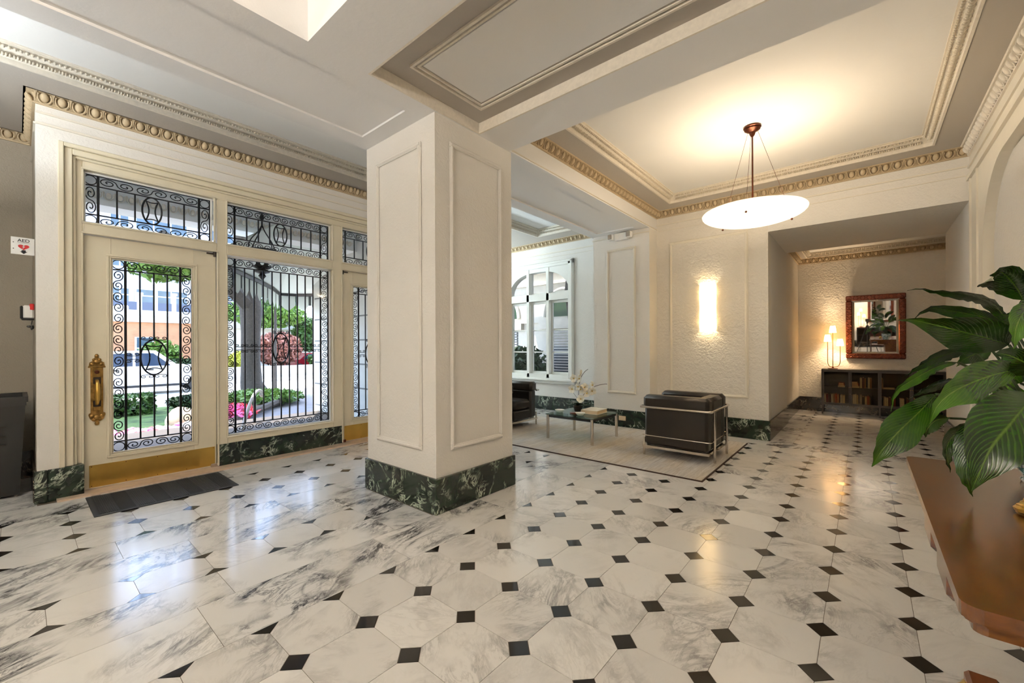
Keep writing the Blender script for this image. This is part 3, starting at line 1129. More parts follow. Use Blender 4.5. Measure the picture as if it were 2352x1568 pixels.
def grille(parent, xg, y0, y1, z0, z1, ncol, n_top, n_side, oval, bw=0.098, cs=True):
    t = 0.0065
    g = MB()
    def vb(y, a, b, w): g.box(xg - t, xg + t, y - w, y + w, a, b)
    def hb(z, a, b, w): g.box(xg - t, xg + t, a, b, z - w, z + w)
    for y in (y0 + 0.006, y1 - 0.006): vb(y, z0, z1, 0.006)
    for y in (y0 + bw, y1 - bw): vb(y, z0, z1, 0.009)
    for z in (z0 + 0.005, z1 - 0.005): hb(z, y0, y1, 0.005)
    for z in (z0 + bw, z1 - bw): hb(z, y0, y1, 0.0055)
    root = obj('grille', g, 'iron', parent, label='black wrought iron grille with scrolls')
    yi0, yi1, zi0, zi1 = y0 + bw, y1 - bw, z0 + bw, z1 - bw
    zc, ry, rz = oval
    ym = (y0 + y1) / 2
    for i in range(1, ncol):
        y = yi0 + (yi1 - yi0) * i / ncol
        if abs(y - ym) < 0.01:
            if zi1 - zc - rz > 0.03:
                link('bar', MB().box(xg - t, xg + t, y - 0.006, y + 0.006, zi0, zc - rz).box(xg - t, xg + t, y - 0.006, y + 0.006, zc + rz, zi1).mesh('bar', 'iron'), root)
        else:
            link('bar', MB().box(xg - t, xg + t, y - 0.006, y + 0.006, zi0, zi1).mesh('bar', 'iron'), root)
    o = link('oval', None, root) if False else None
    om = MB().tube([(xg, ym + ry * math.cos(2 * PI * i / 40), zc + rz * math.sin(2 * PI * i / 40)) for i in range(40)], 0.0078, 5, closed=True)
    for s in (-1, 1):
        om.tube([(xg, ym + s * ry * (0.62 - 0.30 * math.cos(u * PI / 2)), zc + rz * 0.72 * u) for u in [k / 8 - 1 for k in range(17)]], 0.006, 4)
        om.tube([(xg, ym + ry * 0.62 * u, zc + s * rz * (0.62 + 0.10 * u * u)) for u in [k / 5 - 1 for k in range(11)]], 0.005, 4)
    obj('medallion', om, 'iron', root)
    rm = ring_mesh(bw / 2 - 0.009, bw / 2 - 0.009, 0.004)
    for y in (y0 + bw / 2, y1 - bw / 2):
        for z in (z0 + bw / 2, z1 - bw / 2):
            link('ring', rm, root, (xg, y, z))
    hs = (zi1 - zi0) / n_side
    sm = s_scroll(bw - 0.016, hs - 0.004, 0.0042)
    for s, y in ((0, y0 + bw / 2), (1, y1 - bw / 2)):
        for k in range(n_side):
            q = link('scroll', sm, root, (xg, y, zi0 + (k + 0.5) * hs))
            q.rotation_euler = (0, 0, PI * ((k + s) % 2))
    ws = (yi1 - yi0) / n_top
    sm = s_scroll(bw - 0.016, ws - 0.004, 0.0042)
    for s, z in ((0, z0 + bw / 2), (1, z1 - bw / 2)):
        for k in range(n_top):
            q = link('scroll', sm, root, (xg, yi0 + (k + 0.5) * ws, z))
            q.rotation_euler = (PI / 2, 0, PI * ((k + s) % 2))
    if cs:
        cw = (yi1 - yi0) / ncol
        cm = c_scroll(0.036, cw * 0.92, 0.0036)
        for sz in (-1, 1):
            for sy in (-1, 1):
                q = link('scroll', cm, root, (xg, ym + sy * cw / 2, zc + sz * (rz + 0.018)))
                q.rotation_euler = (PI / 2 * (1 if sz > 0 else -1), 0, 0)
        nb = int((ncol / 2) - 0.5)
        for k in range(nb):
            for sy in (-1, 1):
                yy = ym + sy * (1.5 + k) * cw
                if abs(yy - ym) > (yi1 - yi0) / 2: continue
                for sz in (-1, 1):
                    q = link('scroll', cm, root, (xg, yy, zc + sz * 0.032))
                    q.rotation_euler = (PI / 2 * (1 if sz > 0 else -1), 0, 0)
    return root


def door_leaf(name, y0, y1, g0, g1, hinge_right=True):
    m = MB()
    zt, zb, gz0, gz1 = 2.238, 0.018, 0.300, 2.062
    x0, x1 = DX - 0.045, DX
    m.bbox(x0, x1, y0, g0, zb, zt, b=0.003).bbox(x0, x1, g1, y1, zb, zt, b=0.003)
    m.box(x0, x1, g0, g1, zb, gz0).box(x0, x1, g0, g1, gz1, zt)
    d = struct(name, m, 'door')
    mo = MB()
    for off, w, xx in ((0.0, 0.014, x1 + 0.004), (0.014, 0.02, x1 + 0.010), (-0.012, 0.012, x1 - 0.006)):
        a, b, c, e = g0 - off - w, g1 + off + w, gz0 - off - w, gz1 + off + w
        mo.bbox(x1 - 0.02, xx, a, b, c, c + w, b=0.003).bbox(x1 - 0.02, xx, a, b, e - w, e, b=0.003)
        mo.bbox(x1 - 0.02, xx, a, a + w, c + w, e - w, b=0.003).bbox(x1 - 0.02, xx, b - w, b, c + w, e - w, b=0.003)
    obj('glazing_moulding', mo, 'door', d)
    obj('pane', MB().box(DX - 0.024, DX - 0.020, g0 - 0.002, g1 + 0.002, gz0 - 0.002, gz1 + 0.002), 'glass', d)
    grille(d, DX - 0.036, g0, g1, gz0, gz1, 4, 2, 8, (1.16, 0.098, 0.165))
    kp = obj('kick_plate', MB().bbox(x1, x1 + 0.003, y0 + 0.03, y1 - 0.015, 0.028, 0.222, b=0.001), 'brass', d, label='brass kick plate')
    for k in range(5):
        for z in (0.04, 0.21):
            link('screw', SCREW, kp, (x1 + 0.003, y0 + 0.045 + k * (y1 - y0 - 0.075) / 4, z))
    yh = y1 - 0.012 if hinge_right else y0 + 0.012
    obj('top_pivot', MB().lathe([(0.013, -0.03), (0.013, 0.03)], 10, (x1 + 0.014, yh, 2.225)).box(x1 + 0.004, x1 + 0.016, min(yh, yh + (-0.07 if hinge_right else 0.07)), max(yh, yh + (-0.07 if hinge_right else 0.07)), 2.218, 2.23), 'dark_metal', d)
    obj('floor_pivot', MB().bbox(x1, x1 + 0.03, yh - 0.045, yh + 0.03, 0.016, 0.05, b=0.004), 'chrome' if hinge_right else 'bronze', d)
    return d


SCREW = MB().lathe([(0.004, 0), (0.003, 0.0015)], 8).xf(Matrix.Rotation(PI / 2, 4, 'Y')).mesh('screw', 'bronze')
door1 = door_leaf('door_1', 0.373, 1.343, 0.549, 1.150)
door2 = door_leaf('door_2', 2.714, 3.684, 2.874, 3.475, False)

# ornate pull handle on door_1
hy, hx = 0.453, DX
hp = MB()
out = []
half = [(0.0, 0.571), (0.012, 0.575), (0.016, 0.592), (0.010, 0.602), (0.030, 0.612), (0.044, 0.630), (0.054, 0.662), (0.052, 0.676), (0.040, 0.684), (0.040, 1.078), (0.056, 1.086), (0.050, 1.098), (0.046, 1.125), (0.030, 1.135), (0.022, 1.158), (0.013, 1.165), (0.014, 1.185), (0.008, 1.198), (0.0, 1.2)]
pl = [(hy + a, z) for a, z in half] + [(hy - a, z) for a, z in half[::-1][1:-1]]
hp.prism(pl, 0, hx, hx + 0.008)
hp.bbox(hx, hx + 0.018, hy - 0.056, hy + 0.056, 1.078, 1.090, b=0.004)
hp.ell((hx + 0.008, hy, 1.183), (0.012, 0.014, 0.014), 10, 6)
for a, z, r in ((0, 1.13, 0.022), (0.03, 1.11, 0.015), (-0.03, 1.11, 0.015), (0.018, 1.15, 0.012), (-0.018, 1.15, 0.012), (0, 0.64, 0.024), (0.032, 0.655, 0.017), (-0.032, 0.655, 0.017), (0.018, 0.622, 0.014), (-0.018, 0.622, 0.014), (0, 0.59, 0.012)):
    hp.ell((hx + 0.008, hy + a, z), (r * 0.55, r, r), 9, 5)
hp.bbox(hx + 0.006, hx + 0.012, hy - 0.026, hy + 0.026, 0.70, 1.06, b=0.002)
plate = obj('handle_plate', hp, 'old_brass', door1, True, label='ornate aged brass escutcheon')
obj('lock_rose', MB().lathe([(0.017, 0), (0.016, 0.01), (0.006, 0.012), (0.0, 0.012)], 16).xf(Matrix.Translation((hx + 0.012, hy, 1.04)) @ Matrix.Rotation(PI / 2, 4, 'Y')), 'bronze', plate)
obj('pull_grip', MB().tube([(hx + 0.012, hy, 0.965), (hx + 0.035, hy, 0.96), (hx + 0.055, hy, 0.93), (hx + 0.062, hy, 0.87), (hx + 0.055, hy, 0.80), (hx + 0.035, hy, 0.765), (hx + 0.012, hy, 0.76)], [0.014, 0.012, 0.014, 0.018, 0.016, 0.012, 0.015], 10), 'brass', plate, True)
obj('grip_socket', MB().bbox(hx + 0.010, hx + 0.022, hy - 0.024, hy + 0.024, 0.935, 0.995, b=0.004).bbox(hx + 0.010, hx + 0.022, hy - 0.024, hy + 0.024, 0.735, 0.79, b=0.004), 'dark_metal', plate)
obj('strike_plate', MB().bbox(-5.15, -5.142, 0.356, 0.37, 0.84, 0.95, b=0.002), 'dark_metal', door1)


def window_unit(name, y0, y1, z0, z1, ncol, ntop, nside, oval, xg=-5.262):
    m = MB()
    w = 0.014
    x0, x1 = -5.215, -5.19
    m.bbox(x0, x1, y0, y1, z0, z0 + w, b=0.003).bbox(x0, x1, y0, y1, z1 - w, z1, b=0.003).bbox(x0, x1, y0, y0 + w, z0 + w, z1 - w, b=0.003).bbox(x0, x1, y1 - w, y1, z0 + w, z1 - w, b=0.003)
    o = struct(name, m, 'white_trim')
    obj('pane', MB().box(-5.206, -5.202, y0 + 0.004, y1 - 0.004, z0 + 0.004, z1 - 0.004), 'glass', o)
    grille(o, xg, y0, y1, z0, z1, ncol, ntop, nside, oval, cs=(z1 - z0) > 1)
    return o


zc = (2.345 + 2.797) / 2
window_unit('window_1', TRANS[0][0], TRANS[0][1], 2.345, 2.797, 6, 3, 1, (zc, 0.072, 0.128))
window_unit('window_2', TRANS[1][0], TRANS[1][1], 2.345, 2.797, 8, 5, 1, (zc, 0.072, 0.128))
window_unit('window_3', TRANS[2][0], TRANS[2][1], 2.345, 2.797, 6, 3, 1, (zc, 0.072, 0.128))
window_unit('window_4', 1.440, 2.577, 0.312, 2.228, 10, 5, 11, (1.24, 0.088, 0.172))

# ================================================================== bay window (arched, three lights)
bx = [-5.74, -5.29, -5.22, -4.80, -4.73, -4.28]      # lights and mullions
cz0, cz1, czt = 0.70, 2.70, 2.22
fw = MB()
yF, yB = WY - 0.02, WY + 0.14
# casing
fw.bbox(-5.86, -5.74, WY - 0.045, WY, 0.60, 2.90, b=0.01).bbox(-4.28, -4.16, WY - 0.045, WY, 0.60, 2.90, b=0.01).bbox(-5.86, -4.16, WY - 0.045, WY, 2.80, 2.90, b=0.01)
fw.bbox(-5.84, -5.80, WY - 0.06, WY, 0.60, 2.88, b=0.008).bbox(-4.22, -4.18, WY - 0.06, WY, 0.60, 2.88, b=0.008).bbox(-5.84, -4.18, WY - 0.06, WY, 2.85, 2.89, b=0.008)
# mullions and transom
fw.bbox(bx[1], bx[2], yF, yB, 0.62, 2.80, b=0.006).bbox(bx[3], bx[4], yF, yB, 0.62, 2.80, b=0.006)
fw.box(-5.80, -4.22, yF, yB, 2.15, 2.29)
fw.box(-5.80, -5.74, yF, yB, 0.62, 2.80).box(-4.28, -4.22, yF, yB, 0.62, 2.80).box(-5.80, -4.22, yF, yB, 0.62, cz0)
# spandrels of the segmental arch: ellipse centre -5.01, half width .73
def arch_z(x):
    u = min(1.0, abs(x + 5.01) / 0.74)
    return 2.29 + 0.44 * math.sqrt(max(0.0, 1 - u ** 2.6))
xs = [-5.80 + i * (1.58 / 40) for i in range(41)]
for a, b in zip(xs[:-1], xs[1:]):
    fw.prism([(a, arch_z(a)), (b, arch_z(b)), (b, 2.83), (a, 2.83)], 1, yF + 0.01, yB)
win5 = struct('window_5', fw, 'white_trim')
for i, (a, b) in enumerate(((bx[0], bx[1]), (bx[2], bx[3]), (bx[4], bx[5]))):
    sm = MB()
    ys0, ys1 = WY + 0.07, WY + 0.11
    for z in (1.57, 1.13):
        sm.bbox(a, b, ys0, ys1, z - 0.012, z + 0.012, b=0.004)
    sm.bbox(a, b, ys0, ys1, 0.70, 0.745, b=0.004).bbox(a, b, ys0, ys1, 2.10, 2.15, b=0.004).bbox(a, a + 0.03, ys0, ys1, 0.745, 2.10, b=0.004).bbox(b - 0.03, b, ys0, ys1, 0.745, 2.10, b=0.004)
    sm.bbox(a, b, ys0, ys1, 2.29, 2.325, b=0.004)
    sh = obj('sash', sm, 'white_trim', win5)
    obj('pane', MB().box(a, b, WY + 0.088, WY + 0.092, 0.70, 2.78), 'glass', sh)
obj('window_sill', MB().bbox(-5.95, -4.10, WY - 0.10, WY + 0.02, 0.575, 0.62, b=0.012).bbox(-5.90, -4.14, WY - 0.05, WY, 0.52, 0.575, b=0.01), 'white_trim', win5)
# plain window in the street face of the bay
w6 = MB()
for y in (4.45, 5.08, 5.72, 6.34):
    w6.box(-8.33, -8.25, y, y + 0.06, 0.6, 2.8)
w6.box(-8.33, -8.25, 4.45, 6.4, 0.6, 0.66).box(-8.33, -8.25, 4.45, 6.4, 2.74, 2.8).box(-8.33, -8.25, 4.45, 6.4, 2.1, 2.16)
win6 = struct('window_6', w6, 'white_trim')
obj('pane', MB().box(-8.30, -8.296, 4.5, 6.36, 0.64, 2.76), 'glass', win6)

# ================================================================== RUG, SEATING GROUP
def rug_mat():
    m, nt, b = new_mat('heather_rug')
    v, _ = coords(nt, scale=(38, 2.2, 1))
    n1 = noise(nt, v, 1.0, 6, 0.75, 1.5)
    v2, _ = coords(nt, scale=(3.0, 1.2, 1))
    n2 = noise(nt, v2, 1.0, 3)
    c1 = ramp(nt, n1, [(0.3, lin((126, 114, 100))), (0.5, lin((182, 172, 158))), (0.7, lin((214, 208, 200)))])
    c2 = ramp(nt, n2, [(0.35, lin((196, 200, 206))), (0.65, lin((200, 182, 152)))])
    nt.links.new(mixc(nt, 0.35, c1, c2), b.inputs['Base Color'])
    b.inputs['Roughness'].default_value = 0.95
    v3, _ = coords(nt, scale=(220, 30, 1))
    bump(nt, b, noise(nt, v3, 1.0, 2), 0.8, 0.006)
    return m
M['rug'] = rug_mat()
M['rug_edge'] = plain('rug_binding', (62, 42, 30), 0.9)
rug = thing('rug', 'heathered beige and grey area rug with dark bound edges on the marble floor', 'rug', (-2.94, 5.0, 0))
obj('pile', MB().bbox(-1.80, 1.795, -0.96, 0.96, 0.001, 0.013, b=0.004), 'rug', rug)
obj('binding', MB().ring(-1.81, 1.805, -0.97, 0.97, 0.016, 0.0005, 0.011), 'rug_edge', rug)
RZ = 0.013


def rounded(pts, r, n=5):
    """polyline with rounded corners"""
    out = [Vector(pts[0])]
    for a, b, c in zip(pts[:-2], pts[1:-1], pts[2:]):
        a, b, c = Vector(a), Vector(b), Vector(c)
        d1, d2 = (a - b).normalized(), (c - b).normalized()
        p, q = b + d1 * r, b + d2 * r
        for i in range(n + 1):
            t = i / n
            out.append(p * (1 - t) ** 2 + b * 2 * t * (1 - t) + q * t * t)
    out.append(Vector(pts[-1]))
    return out


def make_chair():
    t = thing('armchair', 'black leather cube armchair with chrome tube frame beside the alcove, backed by the open floor', 'armchair', (-1.58, 4.97, RZ), 0, 'chrome framed leather armchairs on the rug')
    zt, zl = 0.545, 0.225
    U = lambda z, o: [(-0.375, -0.365 - o, z), (0.365 + o, -0.365 - o, z), (0.365 + o, 0.365 + o, z), (-0.375, 0.365 + o, z)]
    obj('top_rail', MB().tube([(-0.385, -0.30, zt)] + rounded([(-0.38, -0.372, zt), (0.372, -0.372, zt), (0.372, 0.372, zt), (-0.38, 0.372, zt)], 0.035) + [(-0.385, 0.30, zt)], 0.0135, 10), 'chrome', t, True)
    obj('lower_rail', MB().tube(rounded([(-0.36, -0.366, zl), (0.364, -0.366, zl), (0.364, 0.366, zl), (-0.36, 0.366, zl)], 0.03), 0.0065, 8), 'chrome', t, True)
    obj('base_frame', MB().ring(-0.365, 0.345, -0.365, 0.365, 0.03, 0.085, 0.112), 'chrome', t)
    for x, y in ((-0.35, -0.345), (-0.35, 0.345), (0.374, -0.25), (0.374, 0.25)):
        obj('leg', MB().tube([(x, y, 0), (x, y, zt if x > 0 else 0.60 * 0 + 0.20)], 0.0135, 10), 'chrome', t, True)
    for s in (-1, 1):
        m = MB().bbox(-0.345, 0.335, min(s * 0.355, s * 0.205), max(s * 0.355, s * 0.205), 0.112, 0.555, b=0.03)
        m.bbox(-0.362, 0.345, min(s * 0.362, s * 0.200), max(s * 0.362, s * 0.200), 0.52, 0.678, b=0.035)
        a = obj('arm_cushion', m, 'leather', t, True)
        obj('piping', MB().tube([(-0.345, s * 0.352, 0.645), (0.33, s * 0.352, 0.645)], 0.004, 6), 'leather', a)
    m = MB().bbox(0.185, 0.338, -0.20, 0.20, 0.112, 0.555, b=0.03).bbox(0.185, 0.348, -0.205, 0.205, 0.52, 0.672, b=0.035)
    obj('back_cushion', m, 'leather', t, True)
    obj('seat_base', MB().bbox(-0.35, 0.18, -0.198, 0.198, 0.112, 0.265, b=0.02), 'leather', t, True)
    obj('seat_cushion', MB().bbox(-0.362, 0.18, -0.198, 0.198, 0.265, 0.415, b=0.04), 'leather', t, True)
    return t


ch = make_chair()
dup(ch, (-4.34, 4.97, RZ), PI, 'black leather cube armchair with chrome tube frame under the bay window, half behind the column')

ct = thing('coffee_table', 'low square coffee table with thick green glass top on four chrome legs', 'coffee table', (-2.932, 4.95, RZ))
obj('glass_top', MB().bbox(-0.358, 0.358, -0.358, 0.358, 0.318, 0.333, b=0.003), 'tableglass', ct)
obj('rail', MB().ring(-0.335, 0.335, -0.335, 0.335, 0.03, 0.285, 0.3175), 'iron_black', ct)
for x in (-0.335, 0.335):
    for y in (-0.335, 0.335):
        obj('leg', MB().tube([(x, y, 0), (x, y, 0.318)], 0.02, 14), 'chrome', ct, True)
TZ = RZ + 0.3335

# orchid
M['petal'] = plain('orchid_petal', (246, 240, 224), 0.5)
M['petal_c'] = plain('orchid_lip', (226, 190, 96), 0.5)
M['branch'] = plain('orchid_branch', (72, 52, 34), 0.6)
M['pot'] = plain('dark_pot', (34, 26, 20), 0.35)
ox, oy = -3.02, 4.98
orchid = thing('orchid', 'potted white orchid with two flowering branches on the coffee table', 'plant', (ox, oy, TZ))
obj('pot', MB().lathe([(0.035, 0), (0.05, 0.01), (0.062, 0.06), (0.066, 0.085), (0.058, 0.085), (0.05, 0.07)], 20), 'pot', orchid, True)


def petal_leaf(L, w, droop, n=8, m=4):
    mb = MB()
    mb.luv = []
    for i in range(n + 1):
        u = i / n
        ww = w * (max(0.0, math.sin(PI * min(1, u ** 0.8 * 0.97 + 0.02)))) ** 0.7 + 0.0005
        for j in range(m + 1):
            v = j / m * 2 - 1
            mb.v.append((L * u, ww * v, -droop * u * u + 0.25 * w * v * v))
            mb.luv.append((u, v, 0))
    for i in range(n):
        for j in range(m):
            a = i * (m + 1) + j
            mb.f.append((a, a + 1, a + m + 2, a + m + 1))
    return mb


for k, a in enumerate((0.3, 1.5, 2.6, 3.7, 4.9, 5.7)):
    mb = petal_leaf(0.17, 0.042, 0.09)
    mb.xf(Matrix.Translation((0, 0, 0.08)) @ Matrix.Rotation(a, 4, 'Z') @ Matrix.Rotation(-0.75, 4, 'Y'))
    obj('leaf', mb, 'leaf', orchid, True)
flm = MB()
for k in range(5):
    mb = petal_leaf(0.066, 0.034, 0.008, 5, 2)
    mb.xf(Matrix.Rotation(2 * PI * k / 5 + 0.3, 4, 'X') @ Matrix.Rotation(-1.2, 4, 'Y') @ Matrix.Identity(4))
    flm.add(mb.v, mb.f)
FLM = flm.mesh('flower', 'petal', True)
LIP = MB().ell((0.012, 0, 0), (0.012, 0.010, 0.010), 8, 5).mesh('lip', 'petal_c', True)
def bez(pts, n=14):
    out = []
    for i in range(n + 1):
        t = i / n
        q = [Vector(p) for p in pts]
        while len(q) > 1:
            q = [q[k] * (1 - t) + q[k + 1] * t for k in range(len(q) - 1)]
        out.append(q[0])
    return out
b1 = bez([(0, 0, 0.08), (0.01, 0.01, 0.25), (0.0, 0.01, 0.40), (0.02, 0.03, 0.52), (0.11, 0.09, 0.585)])
b2 = bez([(0.01, 0, 0.08), (0.03, 0.02, 0.24), (0.12, 0.09, 0.34), (0.24, 0.18, 0.385), (0.32, 0.24, 0.38)])
b3 = bez([(0.0, 0.0, 0.17), (-0.03, -0.02, 0.23), (-0.06, -0.04, 0.27)])
stem = obj('branch', MB().tube(b1, 0.0035, 6).tube(b2, 0.0035, 6).tube(b3, 0.0025, 6), 'branch', orchid)
for (x, y, z, rz) in ((0.035, 0.04, 0.53, 3.6), (0.02, 0.02, 0.45, 4.3), (-0.045, -0.02, 0.455, 4.6), (0.015, 0.0, 0.345, 4.2), (-0.06, -0.04, 0.31, 4.6), (0.08, 0.05, 0.335, 5.0), (0.045, 0.02, 0.31, 4.4), (0.115, 0.06, 0.255, 4.6), (0.165, 0.10, 0.29, 5.2), (0.165, 0.13, 0.365, 4.2), (0.045, 0.01, 0.175, 4.8)):
    f = link('flower', FLM, orchid, (x, y, z))
    f.rotation_euler = (random.uniform(-0.3, 0.3), random.uniform(-0.3, 0.3), rz)
    g = link('lip', LIP, f)

M['paper'] = plain('book_paper', (222, 196, 160), 0.8, var=0.05)
M['cover'] = plain('white_book_cover', (238, 232, 218), 0.5)
bk = thing('book', 'thick white hardback book lying on the glass coffee table', 'book', (-2.80, 5.04, TZ), 0.06)
obj('cover', MB().bbox(-0.12, 0.12, -0.155, 0.155, 0.046, 0.050, b=0.001).bbox(-0.12, 0.12, -0.155, 0.155, 0, 0.004, b=0.001).bbox(-0.122, -0.117, -0.155, 0.155, 0.0, 0.05, b=0.001), 'cover', bk)
obj('pages', MB().box(-0.116, 0.114, -0.15, 0.15, 0.004, 0.046), 'paper', bk)
wslice = tag(obj('coaster', MB().lathe([(0.055, 0), (0.06, 0.004), (0.06, 0.014), (0.055, 0.018), (0.0, 0.018)], 16), 'copper'), 'round brown coaster on the glass coffee table in front of the orchid', 'coaster')
wslice.location = (-2.97, 4.80, TZ)
for i, (x, y, lab) in enumerate(((-3.20, 4.80, 'small clear glass dish on the coffee table left of the orchid pot'), (-2.84, 4.74, 'small clear glass dish on the coffee table in front of the white book'))):
    d = tag(obj('glass_dish', MB().lathe([(0.03, 0), (0.04, 0.004), (0.062, 0.03), (0.066, 0.034), (0.06, 0.032), (0.036, 0.01), (0, 0.008)], 18), 'white', None, True), lab, 'dish', 'dishes on the coffee table')
    d.location = (x, y, TZ)

# ================================================================== LAMPS
def pendant(loc, label, energy, color=(1, 0.86, 0.66)):
    t = thing('pendant_light', label, 'pendant light', loc, 0, 'alabaster bowl pendants')
    R, z0, sag = 0.45, -0.835, 0.105
    obj('ceiling_rose', MB().lathe([(0.0, 0), (0.075, 0), (0.078, -0.012), (0.066, -0.02), (0.07, -0.03), (0.05, -0.044), (0.03, -0.055), (0.02, -0.085), (0.008, -0.10), (0, -0.10)], 22), 'bronze', t, True)
    obj('rod', MB().tube([(0, 0, -0.09), (0, 0, z0 - sag + 0.03)], 0.0075, 8), 'bronze', t)
    prof = []
    for k in range(13):
        a = k / 12
        prof.append((max(0.002, R * math.sin(a * PI / 2)), z0 - sag * math.cos(a * PI / 2)))
    inner = [(max(0.0, r - 0.008), z + 0.010) for r, z in prof[::-1]]
    bowl = obj('bowl', MB().lathe(prof + inner, 48, cap=False), 'alabaster', t, 'all')
    for k in range(3):
        a = 2 * PI * k / 3 + 0.55
        q = Vector((math.cos(a) * (R - 0.10), math.sin(a) * (R - 0.10), z0 - 0.035))
        obj('cable', MB().tube([(math.cos(a) * 0.045, math.sin(a) * 0.045, -0.03), (q.x, q.y, q.z)], 0.0016, 5), 'bronze', t)
        obj('stud', MB().ell((q.x, q.y, q.z - 0.045), (0.011, 0.011, 0.011), 8, 5), 'bronze', t)
    for k in range(3):
        a = 2 * PI * k / 3
        l = lamp('pendant_bulb', (0.16 * math.cos(a), 0.16 * math.sin(a), z0 - 0.045), energy / 3, color, 0.09)
        l.parent = t
    return t


pendant((-0.83, 4.63, 3.378), 'shallow alabaster bowl pendant hanging on three cables before the alcove', 36, (1, 0.80, 0.55))
pendant((-0.83, -2.1, 3.378), 'added alabaster bowl pendant out of view over the desk end of the hall', 330, (1.0, 0.91, 0.79))  # unseen bowl added to lift the overall brightness of the hall
pendant((-4.2, -0.95, 3.428), 'added alabaster bowl pendant out of view in the entrance bay beside the nook', 58, (0.82, 0.92, 1.0))  # another unseen bowl, added as cool fill for the entrance side
pendant((-6.9, 5.1, 3.308), 'added alabaster bowl pendant hidden behind the column in the window bay', 235, (0.72, 0.90, 1.0))  # added cool fill lamp, placed where the column hides it

# wall sconce
sc_ = thing('wall_sconce', 'lit curved white glass wall sconce on the textured panel', 'wall lamp', (-1.70, 6.33, 1.787))
pts = [(0.11 * math.cos(a) * 1.0, -0.002 - 0.088 * math.sin(a)) for a in [PI * k / 14 for k in range(15)]]
sm = MB()
n = len(pts)
sm.v = [(x, y, -0.325) for x, y in pts] + [(x, y, 0.325) for x, y in pts]
sm.f = [(i, i + 1, n + i + 1, n + i) for i in range(n - 1)]
shade = obj('shade', sm, 'sconce', sc_, True)
obj('back_plate', MB().bbox(-0.05, 0.05, -0.012, -0.001, -0.1, 0.1, b=0.003), 'chrome', sc_)
for s in (-1, 1):
    for z in (-0.16, 0.17):
        obj('clip', MB().ell((s * 0.11, -0.016, z), (0.005, 0.005, 0.005), 6, 4), 'iron_black', sc_)
for z in (-0.2, 0.2):
    l = lamp('sconce_bulb', (0, -0.05, z), 3.2, (1, 0.83, 0.58), 0.03)
    l.parent = sc_


def three_lamp(loc, label, group='three-armed lamps'):
    t = thing('table_lamp', label, 'lamp', loc, 0, group)
    obj('base', MB().lathe([(0.0, 0), (0.075, 0), (0.078, 0.012), (0.07, 0.016), (0.02, 0.02), (0.012, 0.04), (0.0, 0.045)], 22), 'bronze', t, True)
    for dx, zt in ((-0.075, 0.50), (0.0, 0.66), (0.105, 0.42)):
        if abs(dx) < 0.01:
            pts = [(0, 0, 0.03), (0, 0, zt + 0.03)]
        else:
            pts = bez([(0, 0, 0.04), (dx * 0.9, 0, 0.02), (dx * 1.05, 0, 0.10), (dx, 0, 0.18)], 8) + [Vector((dx, 0, zt + 0.03))]
        obj('arm', MB().tube(pts, 0.006, 8), 'gold', t, True)
        obj('shade', MB().lathe([(0.055, zt), (0.036, zt + 0.125)], 20, (dx, 0, 0), cap=False), 'shade', t, 'all')
        l = lamp('table_lamp_bulb', (dx, 0, zt + 0.06), 11.0, (1, 0.72, 0.44), 0.02)
        l.parent = t
    return t

# ================================================================== BOOKCASE, MIRROR
M['book_glass'] = thin_glass('bookcase_glass', (0.80, 0.74, 0.62))
def bookcase(loc, label, rz=0.0):
    t = thing('bookcase', label, 'bookcase', loc, rz)
    Wd, D = 1.60, 0.32
    m = MB()
    m.box(0, Wd, 0, D, 0.785, 0.81).box(0, Wd, 0, D, 0.175, 0.195).box(0, 0.02, 0, D, 0.175, 0.81).box(Wd - 0.02, Wd, 0, D, 0.175, 0.81).box(0, Wd, D - 0.012, D, 0.175, 0.81).box(Wd / 2 - 0.015, Wd / 2 + 0.015, 0, D, 0.195, 0.785)
    obj('carcass', m, 'dark_metal', t)
    obj('shelf', MB().box(0.02, Wd - 0.02, 0.02, D - 0.012, 0.478, 0.494), 'dark_metal', t)
    for x in (0.012, Wd - 0.012, Wd / 2):
        for y in (0.02, D - 0.02):
            obj('leg', MB().box(x - 0.011, x + 0.011, y - 0.011, y + 0.011, 0, 0.176), 'dark_metal', t)
    for k in range(4):
        a = 0.018 + k * (Wd - 0.036) / 4
        b = a + (Wd - 0.036) / 4 - 0.004
        dm = MB().box(a, b, -0.018, -0.002, 0.195, 0.215).box(a, b, -0.018, -0.002, 0.765, 0.785).box(a, a + 0.022, -0.018, -0.002, 0.215, 0.765).box(b - 0.022, b, -0.018, -0.002, 0.215, 0.765)
        d = obj('door', dm, 'dark_metal', t)
        obj('pane', MB().box(a + 0.02, b - 0.02, -0.012, -0.009, 0.213, 0.767), 'book_glass', d)
        obj('knob', MB().ell(((b - 0.012) if k % 2 == 0 else (a + 0.012), -0.026, 0.5), (0.008, 0.008, 0.008), 8, 5), 'old_brass', d)
    return t


